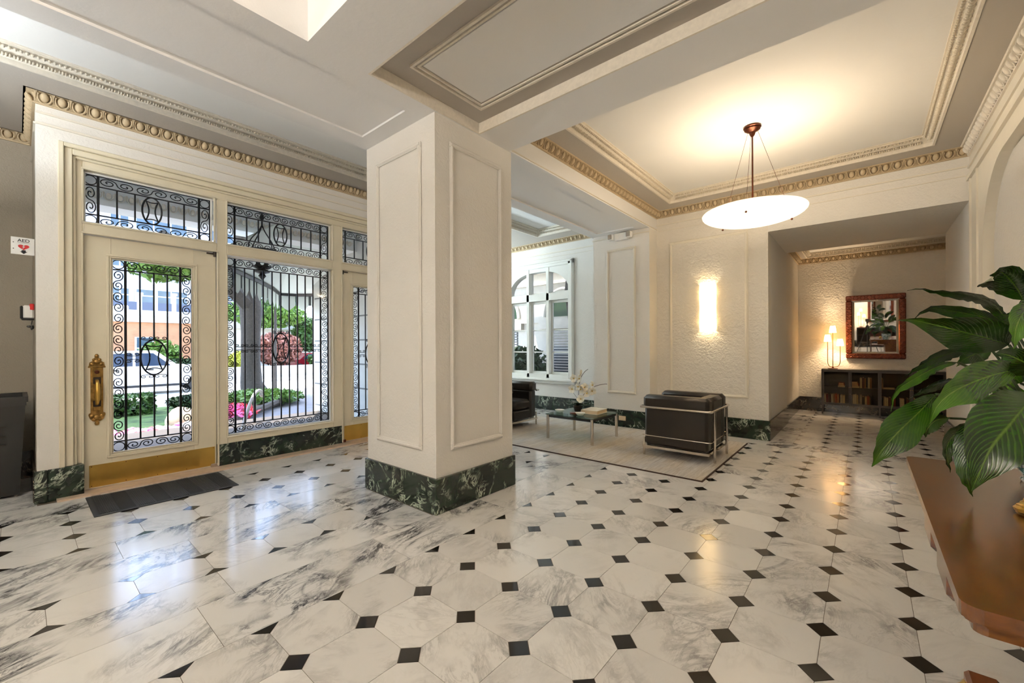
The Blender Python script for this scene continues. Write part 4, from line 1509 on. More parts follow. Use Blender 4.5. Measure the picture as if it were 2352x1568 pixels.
BX0, BY0 = -0.605, 9.452
bcs = bookcase((BX0, BY0, 0), 'long dark metal bookcase with glass doors below the copper framed mirror')
PAL = {'white': (226, 216, 196), 'cream': (206, 186, 150), 'orange': (168, 78, 30), 'tan': (162, 116, 66), 'brown': (96, 48, 26), 'red': (140, 44, 24), 'black': (32, 28, 26), 'grey': (150, 142, 132)}
for k, c in PAL.items():
    M['bk_' + k] = plain('book_' + k, c, 0.6, var=0.12, vscale=60)
def cx2x(c):
    return 0.0 + (c - 97) / 1463.0 * 1.60
SHELF_LAB = {0: 'lower shelf', 1: 'upper shelf'}
BAY = ['leftmost', 'second', 'third', 'fourth']
SIZES = {}
def book_upright(c0, w, colr, h, row):
    x0, x1 = cx2x(c0), cx2x(c0 + w)
    z0 = 0.1955 if row == 0 else 0.4945
    m = MB().bbox(x0 + 0.001, x1 - 0.001, 0.03, 0.20, z0, z0 + h, b=0.002)
    bay = ['first', 'second', 'third', 'fourth'][min(3, int((x0 + x1) / 2 / 0.4))]
    thick = 'thin' if w < 19 else ('thick' if w > 25 else '')
    tall = 'short' if h < 0.158 else ('tall' if h > 0.168 else '')
    kind = ' '.join(t for t in (tall, thick, colr) if t)
    o = tag(obj('book', m, 'bk_' + colr), '%s book upright on the %s, %s door from the lamp' % (kind, SHELF_LAB[row], bay), 'book', 'upright books, %s, %s door' % (SHELF_LAB[row], bay))
    o.location = (BX0, BY0, 0)
    pg = MB().box(x0 + 0.004, x1 - 0.004, 0.034, 0.198, z0 + h - 0.001, z0 + h + 0.0006)
    obj('pages', pg, 'paper', o)
    return o


for c0, w, col_, h in ((132, 24, 'white', 0.17), (157, 24, 'red', 0.165), (182, 20, 'brown', 0.15), (203, 20, 'brown', 0.16), (225, 22, 'white', 0.165), (248, 26, 'tan', 0.17), (275, 26, 'orange', 0.175), (302, 26, 'tan', 0.165), (342, 28, 'white', 0.16), (371, 32, 'cream', 0.155),
                       (458, 24, 'black', 0.175), (483, 16, 'grey', 0.16), (500, 24, 'white', 0.17), (525, 22, 'white', 0.178), (548, 20, 'cream', 0.165), (586, 28, 'grey', 0.17), (616, 28, 'black', 0.15), (648, 26, 'white', 0.155), (675, 26, 'orange', 0.165), (702, 14, 'tan', 0.15), (717, 18, 'black', 0.165),
                       (848, 18, 'black', 0.16), (868, 14, 'grey', 0.165), (883, 15, 'white', 0.16), (900, 26, 'white', 0.15), (930, 26, 'brown', 0.16), (990, 20, 'red', 0.16), (1058, 48, 'white', 0.15), (1130, 26, 'brown', 0.16), (1200, 30, 'tan', 0.165), (1260, 24, 'black', 0.17)):
    book_upright(c0, w, col_, h, 0)
for c0, w, col_, h in ((588, 28, 'cream', 0.175), (618, 26, 'brown', 0.18), (645, 18, 'tan', 0.165), (686, 24, 'white', 0.18), (711, 22, 'tan', 0.175), (846, 12, 'tan', 0.185), (859, 10, 'cream', 0.17), (1180, 26, 'brown', 0.17)):
    book_upright(c0, w, col_, h, 1)
for c0, c1, rows, bay in ((312, 402, ('white', 'orange', 'red'), 'first'), (450, 582, ('cream', 'red', 'orange', 'brown'), 'second'), (870, 1000, ('cream',), 'third')):
    z = 0.4945
    for k, colr in enumerate(rows):
        o = obj('book', MB().bbox(cx2x(c0) + 0.004 * k, cx2x(c1) - 0.006 * k, 0.035, 0.22, z, z + 0.026, b=0.002), 'bk_' + colr)
        tag(o, '%s book lying flat on the upper shelf behind the %s bookcase door' % (colr, bay), 'book', 'books lying flat on the upper shelf')
        o.location = (BX0, BY0, 0)
        obj('pages', MB().box(cx2x(c0) + 0.008 + 0.004 * k, cx2x(c1) - 0.008 - 0.006 * k, 0.0345, 0.0355, z + 0.004, z + 0.022), 'paper', o)
        z += 0.0264
three_lamp((-0.445, 9.60, 0.8105), 'three-armed gilt table lamp with small lit white shades on the bookcase below the mirror')


def mirror(loc, label, rz=0.0, tilt=0.0, copper='copper'):
    t = thing('wall_mirror', label, 'mirror', loc, rz, 'carved frame mirrors')
    t.rotation_euler = (tilt, 0, rz)
    w, h, fwid = 0.40, 0.565, 0.092
    obj('glass', MB().box(-w + 0.06, w - 0.06, 0.012, 0.016, -h + 0.06, h - 0.06), 'mirror', t)
    bv = MB()
    gi = fwid
    a0, b0, a1, b1 = w - gi, h - gi, w - gi - 0.03, h - gi - 0.03
    bv.add([(-a0, -0.002, -b0), (a0, -0.002, -b0), (a0, -0.002, b0), (-a0, -0.002, b0), (-a1, 0.0105, -b1), (a1, 0.0105, -b1), (a1, 0.0105, b1), (-a1, 0.0105, b1)],
           [(0, 1, 5, 4), (1, 2, 6, 5), (2, 3, 7, 6), (3, 0, 4, 7)])
    obj('bevel', bv, 'mirror', t)
    m = MB()
    m.bbox(-w, w, -0.035, 0.02, h - fwid, h, b=0.012).bbox(-w, w, -0.035, 0.02, -h, -h + fwid, b=0.012).bbox(-w, -w + fwid, -0.035, 0.02, -h + fwid, h - fwid, b=0.012).bbox(w - fwid, w, -0.035, 0.02, -h + fwid, h - fwid, b=0.012)
    fr_ = obj('frame', m, copper, t)
    cm = MB()
    def leafrow(x0, z0, x1, z1):
        L = math.hypot(x1 - x0, z1 - z0)
        n = int(L / 0.045)
        for i in range(n):
            f = (i + 0.5) / n
            x, z = x0 + (x1 - x0) * f, z0 + (z1 - z0) * f
            ang = math.atan2(z1 - z0, x1 - x0) + (0.8 if i % 2 else -0.8)
            for off in (-1, 1):
                ox_ = -math.sin(math.atan2(z1 - z0, x1 - x0)) * off * 0.02
                oz_ = math.cos(math.atan2(z1 - z0, x1 - x0)) * off * 0.02
                cm.ell((x + ox_, -0.034, z + oz_), (0.027, 0.010, 0.0085), 6, 4, Matrix.Rotation(-ang * (1 if off > 0 else -1), 3, 'Y'))
    e = fwid / 2
    leafrow(-w + e, h - e, w - e, h - e); leafrow(-w + e, -h + e, w - e, -h + e); leafrow(-w + e, -h + e, -w + e, h - e); leafrow(w - e, -h + e, w - e, h - e)
    stuff(obj('leaf_carving', cm, copper, fr_, 'all'))
    return t


mirror((0.138, 9.755, 1.567), 'rectangular wall mirror in a carved copper leaf frame above the dark bookcase', 0, 0.045)
# the matching group on the wall behind, seen only in the mirror
bookcase((1.35, -2.95, 0), 'second long dark bookcase against the back wall, seen in the mirror', PI)
l2 = three_lamp((-0.12, -3.12, 0.8105), 'three-armed gilt table lamp on the back wall bookcase, seen in the mirror')
mirror((0.50, -3.26, 1.567), 'carved copper framed mirror on the back wall, seen in the other mirror', PI, 0.0)

# ================================================================== SMALL WALL THINGS
em = thing('emergency_light', 'white twin-head emergency light at the top of the wall pier', 'emergency light', (-2.86, 6.04, 2.93))
obj('housing', MB().bbox(-0.10, 0.12, -0.07, -0.001, -0.055, 0.055, b=0.012), 'white', em)
for s in (-1, 1):
    h = obj('lamp_head', MB().bbox(s * 0.15 - 0.045, s * 0.15 + 0.045, -0.12, -0.045, -0.045, 0.045, b=0.015), 'white', em)
    obj('lens', MB().bbox(s * 0.15 - 0.034, s * 0.15 + 0.034, -0.123, -0.118, -0.034, 0.034, b=0.002), 'grey_lens' if 'grey_lens' in M else 'chrome', h)
ol = tag(obj('outlet_plate', MB().bbox(-0.058, 0.058, -0.006, 0.0, -0.036, 0.036, b=0.003), 'orn'), 'beige outlet plate on the dark marble base of the wall pier', 'outlet')
ol.location = (-2.86, 6.018, 0.135)


def text_mesh(s, size, mat, name='lettering'):
    cu = bpy.data.curves.new(name, 'FONT')
    cu.body = s
    cu.size = size
    cu.align_x = 'CENTER'
    cu.align_y = 'CENTER'
    cu.extrude = 0.0004
    cu.offset = size * 0.012
    tmp = bpy.data.objects.new(name, cu)
    COL.objects.link(tmp)
    dg = bpy.context.evaluated_depsgraph_get()
    me = bpy.data.meshes.new_from_object(tmp.evaluated_get(dg))
    bpy.data.objects.remove(tmp)
    bpy.data.curves.remove(cu)
    me.materials.clear()
    me.materials.append(M[mat])
    return me


sg = thing('sign', 'white AED sign with a red heart and black arrow on the wall return', 'sign', (-5.50, 0.034, 2.125))
obj('panel', MB().bbox(-0.003, 0.0, -0.066, 0.066, -0.073, 0.073, b=0.001), 'white', sg)
lt = link('lettering', text_mesh('AED', 0.036, 'blacktext'), sg, (0.0008, 0.005, 0.046))
lt.rotation_euler = (PI / 2, 0, PI / 2)
obj('rule', MB().box(0.0, 0.0008, -0.03, 0.042, 0.0265, 0.028), 'blacktext', sg)
hz = [(0.005 + 0.032 * (math.sin(t) ** 3), -0.008 + 0.0022 * (13 * math.cos(t) - 5 * math.cos(2 * t) - 2 * math.cos(3 * t) - math.cos(4 * t)) * 0.75) for t in [2 * PI * k / 40 for k in range(40)]]
obj('heart', MB().prism(hz, 0, 0.0, 0.0008), 'red', sg)
obj('bolt', MB().prism([(0.010, 0.012), (-0.004, -0.008), (0.003, -0.008), (-0.002, -0.026), (0.013, -0.003), (0.006, -0.003)], 0, 0.0008, 0.0014), 'white', sg)
obj('arrow', MB().prism([(-0.007, -0.034), (0.017, -0.034), (0.017, -0.046), (0.027, -0.046), (0.005, -0.066), (-0.017, -0.046), (-0.007, -0.046)][::-1], 0, 0.0, 0.0008), 'blacktext', sg)
for z in (0.028, -0.026):
    obj('screw', MB().ell((0.001, -0.052, z), (0.002, 0.004, 0.004), 8, 4), 'dark_metal', sg)
al_ = thing('alarm_box', 'white wall-mounted alarm box with black ends and a red tab below the AED sign', 'alarm box', (-5.52, 0.098, 1.56))
obj('case', MB().bbox(-0.05, 0.05, -0.068, -0.001, -0.055, 0.06, b=0.012), 'white', al_)
obj('end_cap', MB().bbox(-0.052, 0.052, -0.082, -0.064, -0.058, 0.055, b=0.01), 'iron_black', al_)
obj('bottom_cap', MB().bbox(-0.052, 0.052, -0.075, -0.001, -0.066, -0.05, b=0.006), 'iron_black', al_)
obj('tab', MB().bbox(-0.03, 0.053, -0.028, -0.001, 0.02, 0.075, b=0.005), 'red', al_)
ks = tag(obj('key_bunch', MB().tube([(-5.52, 0.085, 1.49), (-5.52, 0.08, 1.455)], 0.003, 6).ell((-5.52, 0.07, 1.44), (0.006, 0.018, 0.01), 8, 4).ell((-5.515, 0.082, 1.43), (0.006, 0.008, 0.022), 8, 4).ell((-5.525, 0.09, 1.435), (0.005, 0.007, 0.018), 8, 4), 'iron_black'), 'small black keys hanging below the white alarm box', 'keys')
# waste bin
bn = thing('waste_bin', 'tall black plastic bin with open flared rim in the nook beside the door', 'bin', (-5.68, -0.12, 0))
def taper(x, y, z0, x2, y2, z1):
    return [(-x, -y, z0), (x, -y, z0), (x, y, z0), (-x, y, z0), (-x2, -y2, z1), (x2, -y2, z1), (x2, y2, z1), (-x2, y2, z1)]
FB = [(0, 3, 2, 1), (0, 1, 5, 4), (1, 2, 6, 5), (2, 3, 7, 6), (3, 0, 4, 7)]
obj('body', MB().add(taper(0.22, 0.13, 0.02, 0.27, 0.165, 0.80), FB).add(taper(0.215, 0.125, 0.03, 0.262, 0.158, 0.80), [tuple(reversed(f)) for f in FB]), 'iron_black', bn)
obj('rim', MB().ring(-0.285, 0.285, -0.18, 0.18, 0.03, 0.80, 0.845).ring(-0.275, 0.275, -0.17, 0.17, 0.012, 0.77, 0.80), 'iron_black', bn)
obj('rib', MB().box(0.245, 0.262, -0.06, 0.06, 0.45, 0.455).box(0.25, 0.266, -0.06, 0.06, 0.52, 0.525).box(0.252, 0.269, -0.06, 0.06, 0.60, 0.605), 'dark_metal', bn)
for s in (-1, 1):
    obj('caster', MB().lathe([(0.02, -0.008), (0.02, 0.008)], 12).xf(Matrix.Translation((0.18, s * 0.11, 0.02)) @ Matrix.Rotation(PI / 2, 4, 'X')), 'chrome', bn)
# door mat
mt = thing('door_mat', 'black rubber ribbed door mat in front of the entrance door', 'door mat', (-4.652, 0.83, 0))
obj('border', MB().bbox(-0.305, 0.308, -0.468, 0.468, 0.0005, 0.007, b=0.003), 'rubber', mt)
for k in range(8):
    y0 = -0.44 + k * 0.11
    m = MB().box(-0.275, 0.278, y0 + 0.003, y0 + 0.107, 0.005, 0.0085)
    if k % 2 == 0:
        for j in range(9):
            yy = y0 + 0.010 + j * 0.0115
            m.box(-0.27, 0.273, yy, yy + 0.005, 0.0085, 0.012)
    else:
        for j in range(30):
            xx = -0.268 + j * 0.0182
            m.box(xx, xx + 0.008, y0 + 0.008, y0 + 0.102, 0.0085, 0.0115)
    obj('rib_panel', m, 'rubber', mt)

# ================================================================== DESK, PLANT
desk = thing('desk', 'dark polished walnut desk with thick moulded top', 'desk', (0.14, 1.17, 0))
DW, DL = 0.66, 1.41
def rrect(x0, x1, y0, y1, r, n=4):
    p = arc(x1 - r, y1 - r, r, 0, PI / 2, n) + arc(x0 + r, y1 - r, r, PI / 2, PI, n) + arc(x0 + r, y0 + r, r, PI, 1.5 * PI, n) + arc(x1 - r, y0 + r, r, 1.5 * PI, 2 * PI, n)
    return p
obj('top', MB().prism(rrect(0, DW, 0, DL, 0.03), 2, 0.722, 0.75).prism(rrect(0.006, DW - 0.006, 0.006, DL - 0.006, 0.028), 2, 0.715, 0.722), 'desk', desk)
obj('top_moulding', MB().prism(rrect(0.018, DW - 0.018, 0.018, DL - 0.018, 0.02), 2, 0.694, 0.716), 'desk', desk)
obj('apron', MB().ring(0.16, DW - 0.04, 0.07, DL - 0.07, 0.022, 0.60, 0.695), 'desk', desk)
for y in (0.30, 0.62):
    obj('bracket', MB().bbox(0.012, 0.05, y, y + 0.20, 0.62, 0.695, b=0.012), 'desk', desk)
for y0, y1 in ((0.12, 0.48), (DL - 0.48, DL - 0.12)):
    pd = obj('pedestal', MB().bbox(0.34, 0.60, y0, y1, 0.0, 0.60, b=0.006), 'desk', desk)
    for k in range(3):
        dr = obj('drawer', MB().bbox(0.332, 0.34, y0 + 0.02, y1 - 0.02, 0.05 + k * 0.18, 0.21 + k * 0.18, b=0.003), 'desk', pd)

PC = Vector((0.505, 2.36, 0.75))
M['pot_glaze'] = None
def glaze():
    m, nt, b = new_mat('blue_white_glaze')
    v, _ = coords(nt)
    n1 = noise(nt, v, 26.0, 3, 0.5, 1.0)
    nt.links.new(ramp(nt, n1, [(0.44, lin((206, 220, 222))), (0.50, lin((60, 120, 120))), (0.56, lin((24, 66, 72))), (0.62, lin((200, 214, 216)))]), b.inputs['Base Color'])
    b.inputs['Roughness'].default_value = 0.08
    return m
M['pot_glaze'] = glaze()
plant = thing('potted_plant', 'large broad-leaved green plant in a blue and white glazed pot on the desk', 'plant', PC)
obj('pot', MB().lathe([(0.0, 0.0), (0.070, 0.0), (0.074, 0.012), (0.066, 0.022), (0.088, 0.06), (0.104, 0.10), (0.108, 0.13), (0.112, 0.15), (0.118, 0.156), (0.118, 0.166), (0.104, 0.166), (0.098, 0.14), (0, 0.135)], 28, cap=False), 'pot_glaze', plant, 'all', 'blue and white glazed pot')
for s in (-1, 1):
    obj('pot_handle', MB().tube([(s * RGT.x * 0.10, s * RGT.y * 0.10, 0.145), (s * RGT.x * 0.128, s * RGT.y * 0.128, 0.15), (s * RGT.x * 0.132, s * RGT.y * 0.132, 0.12), (s * RGT.x * 0.10, s * RGT.y * 0.10, 0.10)], 0.010, 8), 'pot_glaze', plant, 'all')


def leaf(pts, hw, phi=0.5, mat='leaf', fold=0.25, nu=18, nv=8, stem=True, peak=0.42, rip=0.0035, cut=0.0):
    """pts: [(px,py,depth)...] from base to tip; hw: visible half width in photo pixels at the widest place"""
    P = [at(*p) for p in pts]
    # smooth through the control points (Catmull-Rom)
    Q = [P[0] * 2 - P[1]] + P + [P[-1] * 2 - P[-2]]
    cur = []
    per = 10
    for i in range(1, len(Q) - 2):
        for k in range(per):
            t = k / per
            a, b, c, d = Q[i - 1], Q[i], Q[i + 1], Q[i + 2]
            cur.append(0.5 * ((2 * b) + (c - a) * t + (2 * a - 5 * b + 4 * c - d) * t * t + (3 * b - a - 3 * c + d) * t ** 3))
    cur.append(P[-1])
    S = [0.0]
    for a, b in zip(cur[:-1], cur[1:]):
        S.append(S[-1] + (b - a).length)
    L = S[-1]
    dmid = sum(p[2] for p in pts) / len(pts)
    W_ = hw * dmid / F_PX / max(0.35, math.cos(phi))
    mb = MB()
    mb.luv = []
    prevw = None
    for i in range(nu + 1):
        u = i / nu
        s = u * L
        k = 0
        while k < len(S) - 2 and S[k + 1] < s:
            k += 1
        f = (s - S[k]) / max(1e-9, S[k + 1] - S[k])
        p = cur[k].lerp(cur[k + 1], min(1, f))
        tan = (cur[min(k + 2, len(cur) - 1)] - cur[max(k - 1, 0)]).normalized()
        view = (p - EYE).normalized()
        wd = tan.cross(view)
        wd = wd.normalized() if wd.length > 1e-4 else RGT
        nrm = wd.cross(tan).normalized()
        wdir = wd * math.cos(phi) + nrm * math.sin(phi)
        ndir = tan.cross(wdir).normalized()
        if prevw is not None:
            wdir = (wdir + prevw).normalized()
        prevw = wdir
        # width profile: quick swelling, long pointed tip
        if u < peak:
            w = math.sin(PI / 2 * (u / peak)) ** 0.75
        else:
            q = (u - peak) / (1 - peak)
            w = (1 - q ** 1.6) ** 1.3
        w = max(w, 0.02) * W_
        for j in range(nv + 1):
            v = j / nv * 2 - 1
            off = fold * abs(v) * w + rip * math.sin(2 * PI * 8 * u - 2.5 * abs(v)) * abs(v) + 0.16 * w * math.sin(3.2 * PI * u + v) * v * v
            mb.v.append(tuple(p + wdir * (w * v) + ndir * off - PC))
            mb.luv.append((u, v, 0.0))
    for i in range(nu):
        for j in range(nv):
            a = i * (nv + 1) + j
            mb.f.append((a, a + 1, a + nv + 2, a + nv + 1))
    lf = obj('leaf', mb, mat, plant, 'all')
    if stem:
        base = P[0] - PC
        root = Vector((random.uniform(-0.04, 0.04), random.uniform(-0.04, 0.04), 0.13))
        midp = (root + base) / 2 + Vector((0, 0, 0.05 + 0.06 * random.random()))
        obj('stem', MB().tube(bez([root, midp, base], 8), [0.0055] * 5 + [0.0045] * 4, 6), 'leaf_s', plant, True)
    return lf


# big foreground leaves, base -> tip (photo position, distance)
leaf([(2318, 792, 1.44), (2258, 774, 1.40), (2200, 759, 1.37), (2143, 745, 1.36), (2090, 734, 1.37), (2062, 736, 1.39)], 45, 0.35, 'leaf', 0.22)
leaf([(2340, 846, 1.40), (2265, 866, 1.33), (2194, 897, 1.29), (2153, 932, 1.28), (2136, 974, 1.29)], 38, 0.5, 'leaf_b', 0.25, peak=0.55)
leaf([(2150, 905, 1.40), (2112, 945, 1.36), (2060, 995, 1.34), (2022, 1040, 1.34), (2003, 1072, 1.35)], 34, 0.4, 'leaf', 0.2, peak=0.62)
leaf([(2375, 905, 1.30), (2325, 968, 1.24), (2278, 1026, 1.22), (2248, 1090, 1.22), (2231, 1128, 1.23)], 66, 0.3, 'leaf', 0.2, peak=0.5)
leaf([(2262, 960, 1.36), (2236, 1005, 1.33), (2220, 1080, 1.31), (2234, 1141, 1.32)], 24, -0.5, 'leaf', 0.3)
leaf([(2252, 965, 1.42), (2218, 985, 1.40), (2186, 1004, 1.39), (2174, 1034, 1.38), (2177, 1064, 1.38), (2184, 1085, 1.38)], 17, 0.6, 'leaf', 0.35)
leaf([(2318, 748, 1.50), (2296, 712, 1.49), (2268, 690, 1.47), (2215, 676, 1.45), (2150, 668, 1.45), (2100, 662, 1.46), (2084, 668, 1.47)], 13, 0.9, 'leaf', 0.35, peak=0.3)
leaf([(2350, 690, 1.46), (2340, 668, 1.45), (2318, 640, 1.43), (2297, 624, 1.42), (2274, 633, 1.41)], 40, 0.6, 'leaf', 0.3, peak=0.55)
leaf([(2300, 738, 1.58), (2240, 724, 1.58), (2181, 713, 1.58), (2140, 708, 1.58), (2110, 722, 1.58), (2097, 736, 1.58)], 17, 0.4, 'leaf', 0.25, peak=0.3)
leaf([(2230, 800, 1.56), (2195, 808, 1.54), (2150, 822, 1.52), (2110, 842, 1.51), (2078, 864, 1.51)], 14, 0.7, 'leaf', 0.3, peak=0.5)
leaf([(2275, 800, 1.60), (2235, 815, 1.60), (2210, 828, 1.60), (2197, 842, 1.60)], 22, 0.3, 'leaf', 0.2)
leaf([(2200, 832, 1.48), (2158, 840, 1.46), (2104, 868, 1.43), (2060, 897, 1.42), (2049, 926, 1.42), (2047, 945, 1.42)], 11, 0.6, 'leaf_b', 0.3, peak=0.5)
leaf([(2215, 872, 1.50), (2168, 879, 1.47), (2120, 896, 1.45), (2086, 917, 1.44)], 10, 0.8, 'leaf', 0.3)
leaf([(2378, 700, 1.36), (2352, 716, 1.33), (2334, 752, 1.31), (2329, 801, 1.31)], 22, 0.7, 'leaf_b', 0.3, peak=0.55)
leaf([(2345, 880, 1.62), (2330, 870, 1.62), (2308, 900, 1.62), (2290, 930, 1.63)], 34, 0.2, 'leaf_b', 0.2)
leaf([(2330, 760, 1.62), (2300, 765, 1.66), (2255, 735, 1.70), (2215, 728, 1.72)], 26, 0.4, 'leaf', 0.2)
leaf([(2365, 770, 1.48), (2345, 745, 1.47), (2320, 725, 1.46), (2300, 722, 1.46)], 34, 0.3, 'leaf', 0.25)
leaf([(2300, 875, 1.58), (2260, 885, 1.56), (2225, 905, 1.56), (2200, 900, 1.56)], 20, 0.5, 'leaf', 0.25)
leaf([(2180, 960, 1.52), (2150, 965, 1.54), (2130, 985, 1.55), (2125, 1005, 1.56)], 16, 0.4, 'leaf', 0.2)
leaf([(2390, 850, 1.36), (2350, 830, 1.34), (2315, 815, 1.36), (2285, 812, 1.40)], 40, 0.5, 'leaf', 0.22)
leaf([(2370, 960, 1.44), (2340, 930, 1.42), (2300, 930, 1.41), (2262, 950, 1.40)], 26, 0.6, 'leaf', 0.25)
# the far side of the plant, beyond the picture edge
leaf([(2420, 780, 1.62), (2470, 740, 1.66), (2540, 720, 1.70), (2600, 735, 1.74)], 48, 0.4, 'leaf', 0.22)
leaf([(2430, 880, 1.50), (2500, 890, 1.52), (2570, 930, 1.54), (2610, 990, 1.55)], 55, 0.4, 'leaf', 0.22)
leaf([(2400, 700, 1.50), (2430, 640, 1.50), (2480, 590, 1.52), (2540, 570, 1.54)], 44, 0.4, 'leaf', 0.22)
leaf([(2400, 760, 1.75), (2400, 700, 1.85), (2420, 650, 1.95)], 40, 0.4, 'leaf', 0.22)
leaf([(2440, 960, 1.40), (2480, 1010, 1.36), (2500, 1080, 1.34), (2490, 1130, 1.34)], 50, 0.4, 'leaf', 0.22)

br = thing('brass_ornament', 'small coiled brass shell ornament on the desk near the plant pot', 'ornament', (0.375, 1.905, 0.75), 0.4)
sp = []
for k in range(40):
    a = k / 39
    sp.append((0.034 * (1 - 0.75 * a) * math.cos(a * 5 * 2 * PI), 0.034 * (1 - 0.75 * a) * math.sin(a * 5 * 2 * PI), 0.011 + 0.045 * a))
obj('coil', MB().tube(sp, [0.010 * (1 - 0.5 * k / 39) for k in range(40)], 6), 'brass', br, True)
obj('foot', MB().lathe([(0.0, 0), (0.032, 0), (0.036, 0.005), (0.028, 0.012), (0, 0.012)], 16), 'old_brass', br, True)

# chair pulled up to the desk, only the tip of one arm in view
M['chair_wood'] = wood('chair_wood', (52, 24, 10), (104, 54, 22), 0.3, (6, 1.4, 6), 3.0)
ac = thing('wooden_armchair', 'dark wooden armchair with a brass boss on its arm end, drawn up to the desk', 'chair', (0.138, 0.56, 0))
for x in (0.0, 0.52):
    obj('arm', MB().bbox(x, x + 0.046, 0.03, 0.575, 0.618, 0.65, b=0.006), 'chair_wood', ac)
    obj('arm_post', MB().bbox(x + 0.008, x + 0.040, 0.50, 0.535, 0.0, 0.618, b=0.004), 'chair_wood', ac)
    obj('leg', MB().bbox(x + 0.008, x + 0.040, 0.0, 0.035, 0.0, 0.95, b=0.004), 'chair_wood', ac)
obj('boss', MB().lathe([(0.0, 0), (0.018, 0), (0.022, 0.004), (0.014, 0.009), (0.010, 0.014), (0.0, 0.016)], 14).xf(Matrix.Translation((0.0, 0.53, 0.628)) @ Matrix.Rotation(-PI / 2, 4, 'Y')), 'brass', ac, True)
obj('seat', MB().bbox(0.0, 0.566, 0.02, 0.54, 0.42, 0.46, b=0.012), 'chair_wood', ac)
obj('backrest', MB().bbox(0.03, 0.536, 0.004, 0.03, 0.62, 0.93, b=0.008), 'chair_wood', ac)

# ================================================================== OUTSIDE: porch, garden, street
M['stone'] = plain('porch_stone', (214, 214, 208), 0.7, var=0.05, bmp=0.2, bscale=60)
M['porch_white'] = plain('porch_white', (244, 246, 246), 0.7, var=0.02)
M['stone_d'] = plain('stone_joint', (120, 120, 118), 0.8)
M['pave'] = plain('pale_paving', (228, 224, 216), 0.8, var=0.05)
M['asphalt'] = plain('asphalt', (112, 112, 116), 0.9, var=0.10, vscale=3)
M['concrete'] = plain('concrete', (188, 184, 178), 0.85, var=0.08)
M['lawn'] = plain('lawn_grass', (52, 84, 26), 0.9, var=0.35, vscale=5, bmp=0.8, bscale=120, bdist=0.03)
M['soil'] = plain('soil', (84, 62, 44), 0.95, var=0.25)
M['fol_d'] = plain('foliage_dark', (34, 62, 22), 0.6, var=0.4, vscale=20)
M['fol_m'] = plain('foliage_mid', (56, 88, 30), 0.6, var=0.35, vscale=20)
M['fol_l'] = plain('foliage_light', (92, 124, 44), 0.6, var=0.3, vscale=20)
M['fol_y'] = plain('foliage_yellow', (158, 158, 50), 0.6, var=0.25, vscale=20)
M['fol_r'] = plain('foliage_red', (138, 88, 74), 0.6, var=0.35, vscale=20)
M['fl_w'] = plain('flower_white', (244, 240, 238), 0.6)
M['fl_p'] = plain('flower_pink', (226, 110, 170), 0.6, var=0.25, vscale=30)
M['fl_r'] = plain('flower_red', (206, 52, 60), 0.6, var=0.25, vscale=30)
M['bark'] = plain('bark', (66, 60, 54), 0.95, var=0.3, vscale=18, bmp=0.8, bscale=30, bdist=0.03)
M['car_white'] = plain('truck_paint', (226, 228, 232), 0.25, coat=0.5)
M['car_glass'] = plain('car_glass', (40, 54, 74), 0.1)
M['tyre'] = plain('tyre', (28, 28, 30), 0.8)
M['red_car'] = plain('red_car_paint', (150, 24, 36), 0.25, coat=0.5)
M['bldg'] = plain('grey_facade', (170, 172, 184), 0.8, var=0.04, vscale=0.4)
M['bwhite'] = plain('white_render', (226, 226, 224), 0.8, var=0.04)
M['bdark'] = plain('dark_fascia', (70, 76, 92), 0.6)
M['brick'] = plain('tan_brick', (186, 138, 104), 0.85, var=0.12, vscale=2.2)
M['awn'] = plain('awning_cloth', (226, 234, 228), 0.8, var=0.03)
M['awn_d'] = plain('awning_stripe', (70, 74, 74), 0.8)
M['win_dark'] = plain('window_dark', (62, 78, 92), 0.15, var=0.3, vscale=0.7)
M['rock'] = plain('boulder', (196, 172, 140), 0.9, var=0.25, vscale=8, bmp=0.6, bscale=20, bdist=0.03)
M['cream_stone'] = plain('cream_stone', (206, 200, 186), 0.8, var=0.06)

GZ = -0.30
struct('ground', MB().box(-200, 60, -120, 150, -1.4, -1.1), 'concrete')
struct('porch_floor', MB().box(-8.3, -5.28, 0.3, 3.9, -0.30, -0.02), 'pave')
struct('walkway', MB().box(-9.4, -8.3, -6, 6.0, -1.1, GZ - 0.02), 'pave')
struct('lawn', MB().add([(-9.4, -9, -1.1), (-15.2, -9, -1.1), (-15.2, 4.1, -1.1), (-9.4, 2.35, -1.1), (-9.4, -9, GZ), (-15.2, -9, -0.42), (-15.2, 4.1, -0.42), (-9.4, 2.35, GZ)], [(4, 5, 6, 7)[::-1], (0, 1, 5, 4), (1, 2, 6, 5), (2, 3, 7, 6), (3, 0, 4, 7)]), 'lawn')
struct('driveway', MB().box(-18.0, -9.4, 2.0, 26, -1.1, -0.46), 'asphalt')
struct('pavement', MB().box(-18.0, -15.2, -30, 2.0, -1.1, -0.50), 'pave')
struct('road', MB().box(-27.0, -18.0, -60, 90, -1.1, -0.78), 'pave')
struct('kerb', MB().box(-27.4, -27.0, -60, 90, -1.1, -0.62).box(-18.2, -18.0, -60, 90, -1.1, -0.5), 'concrete')
struct('verge', MB().box(-34, -27.4, -60, 90, -1.1, -0.55), 'concrete')


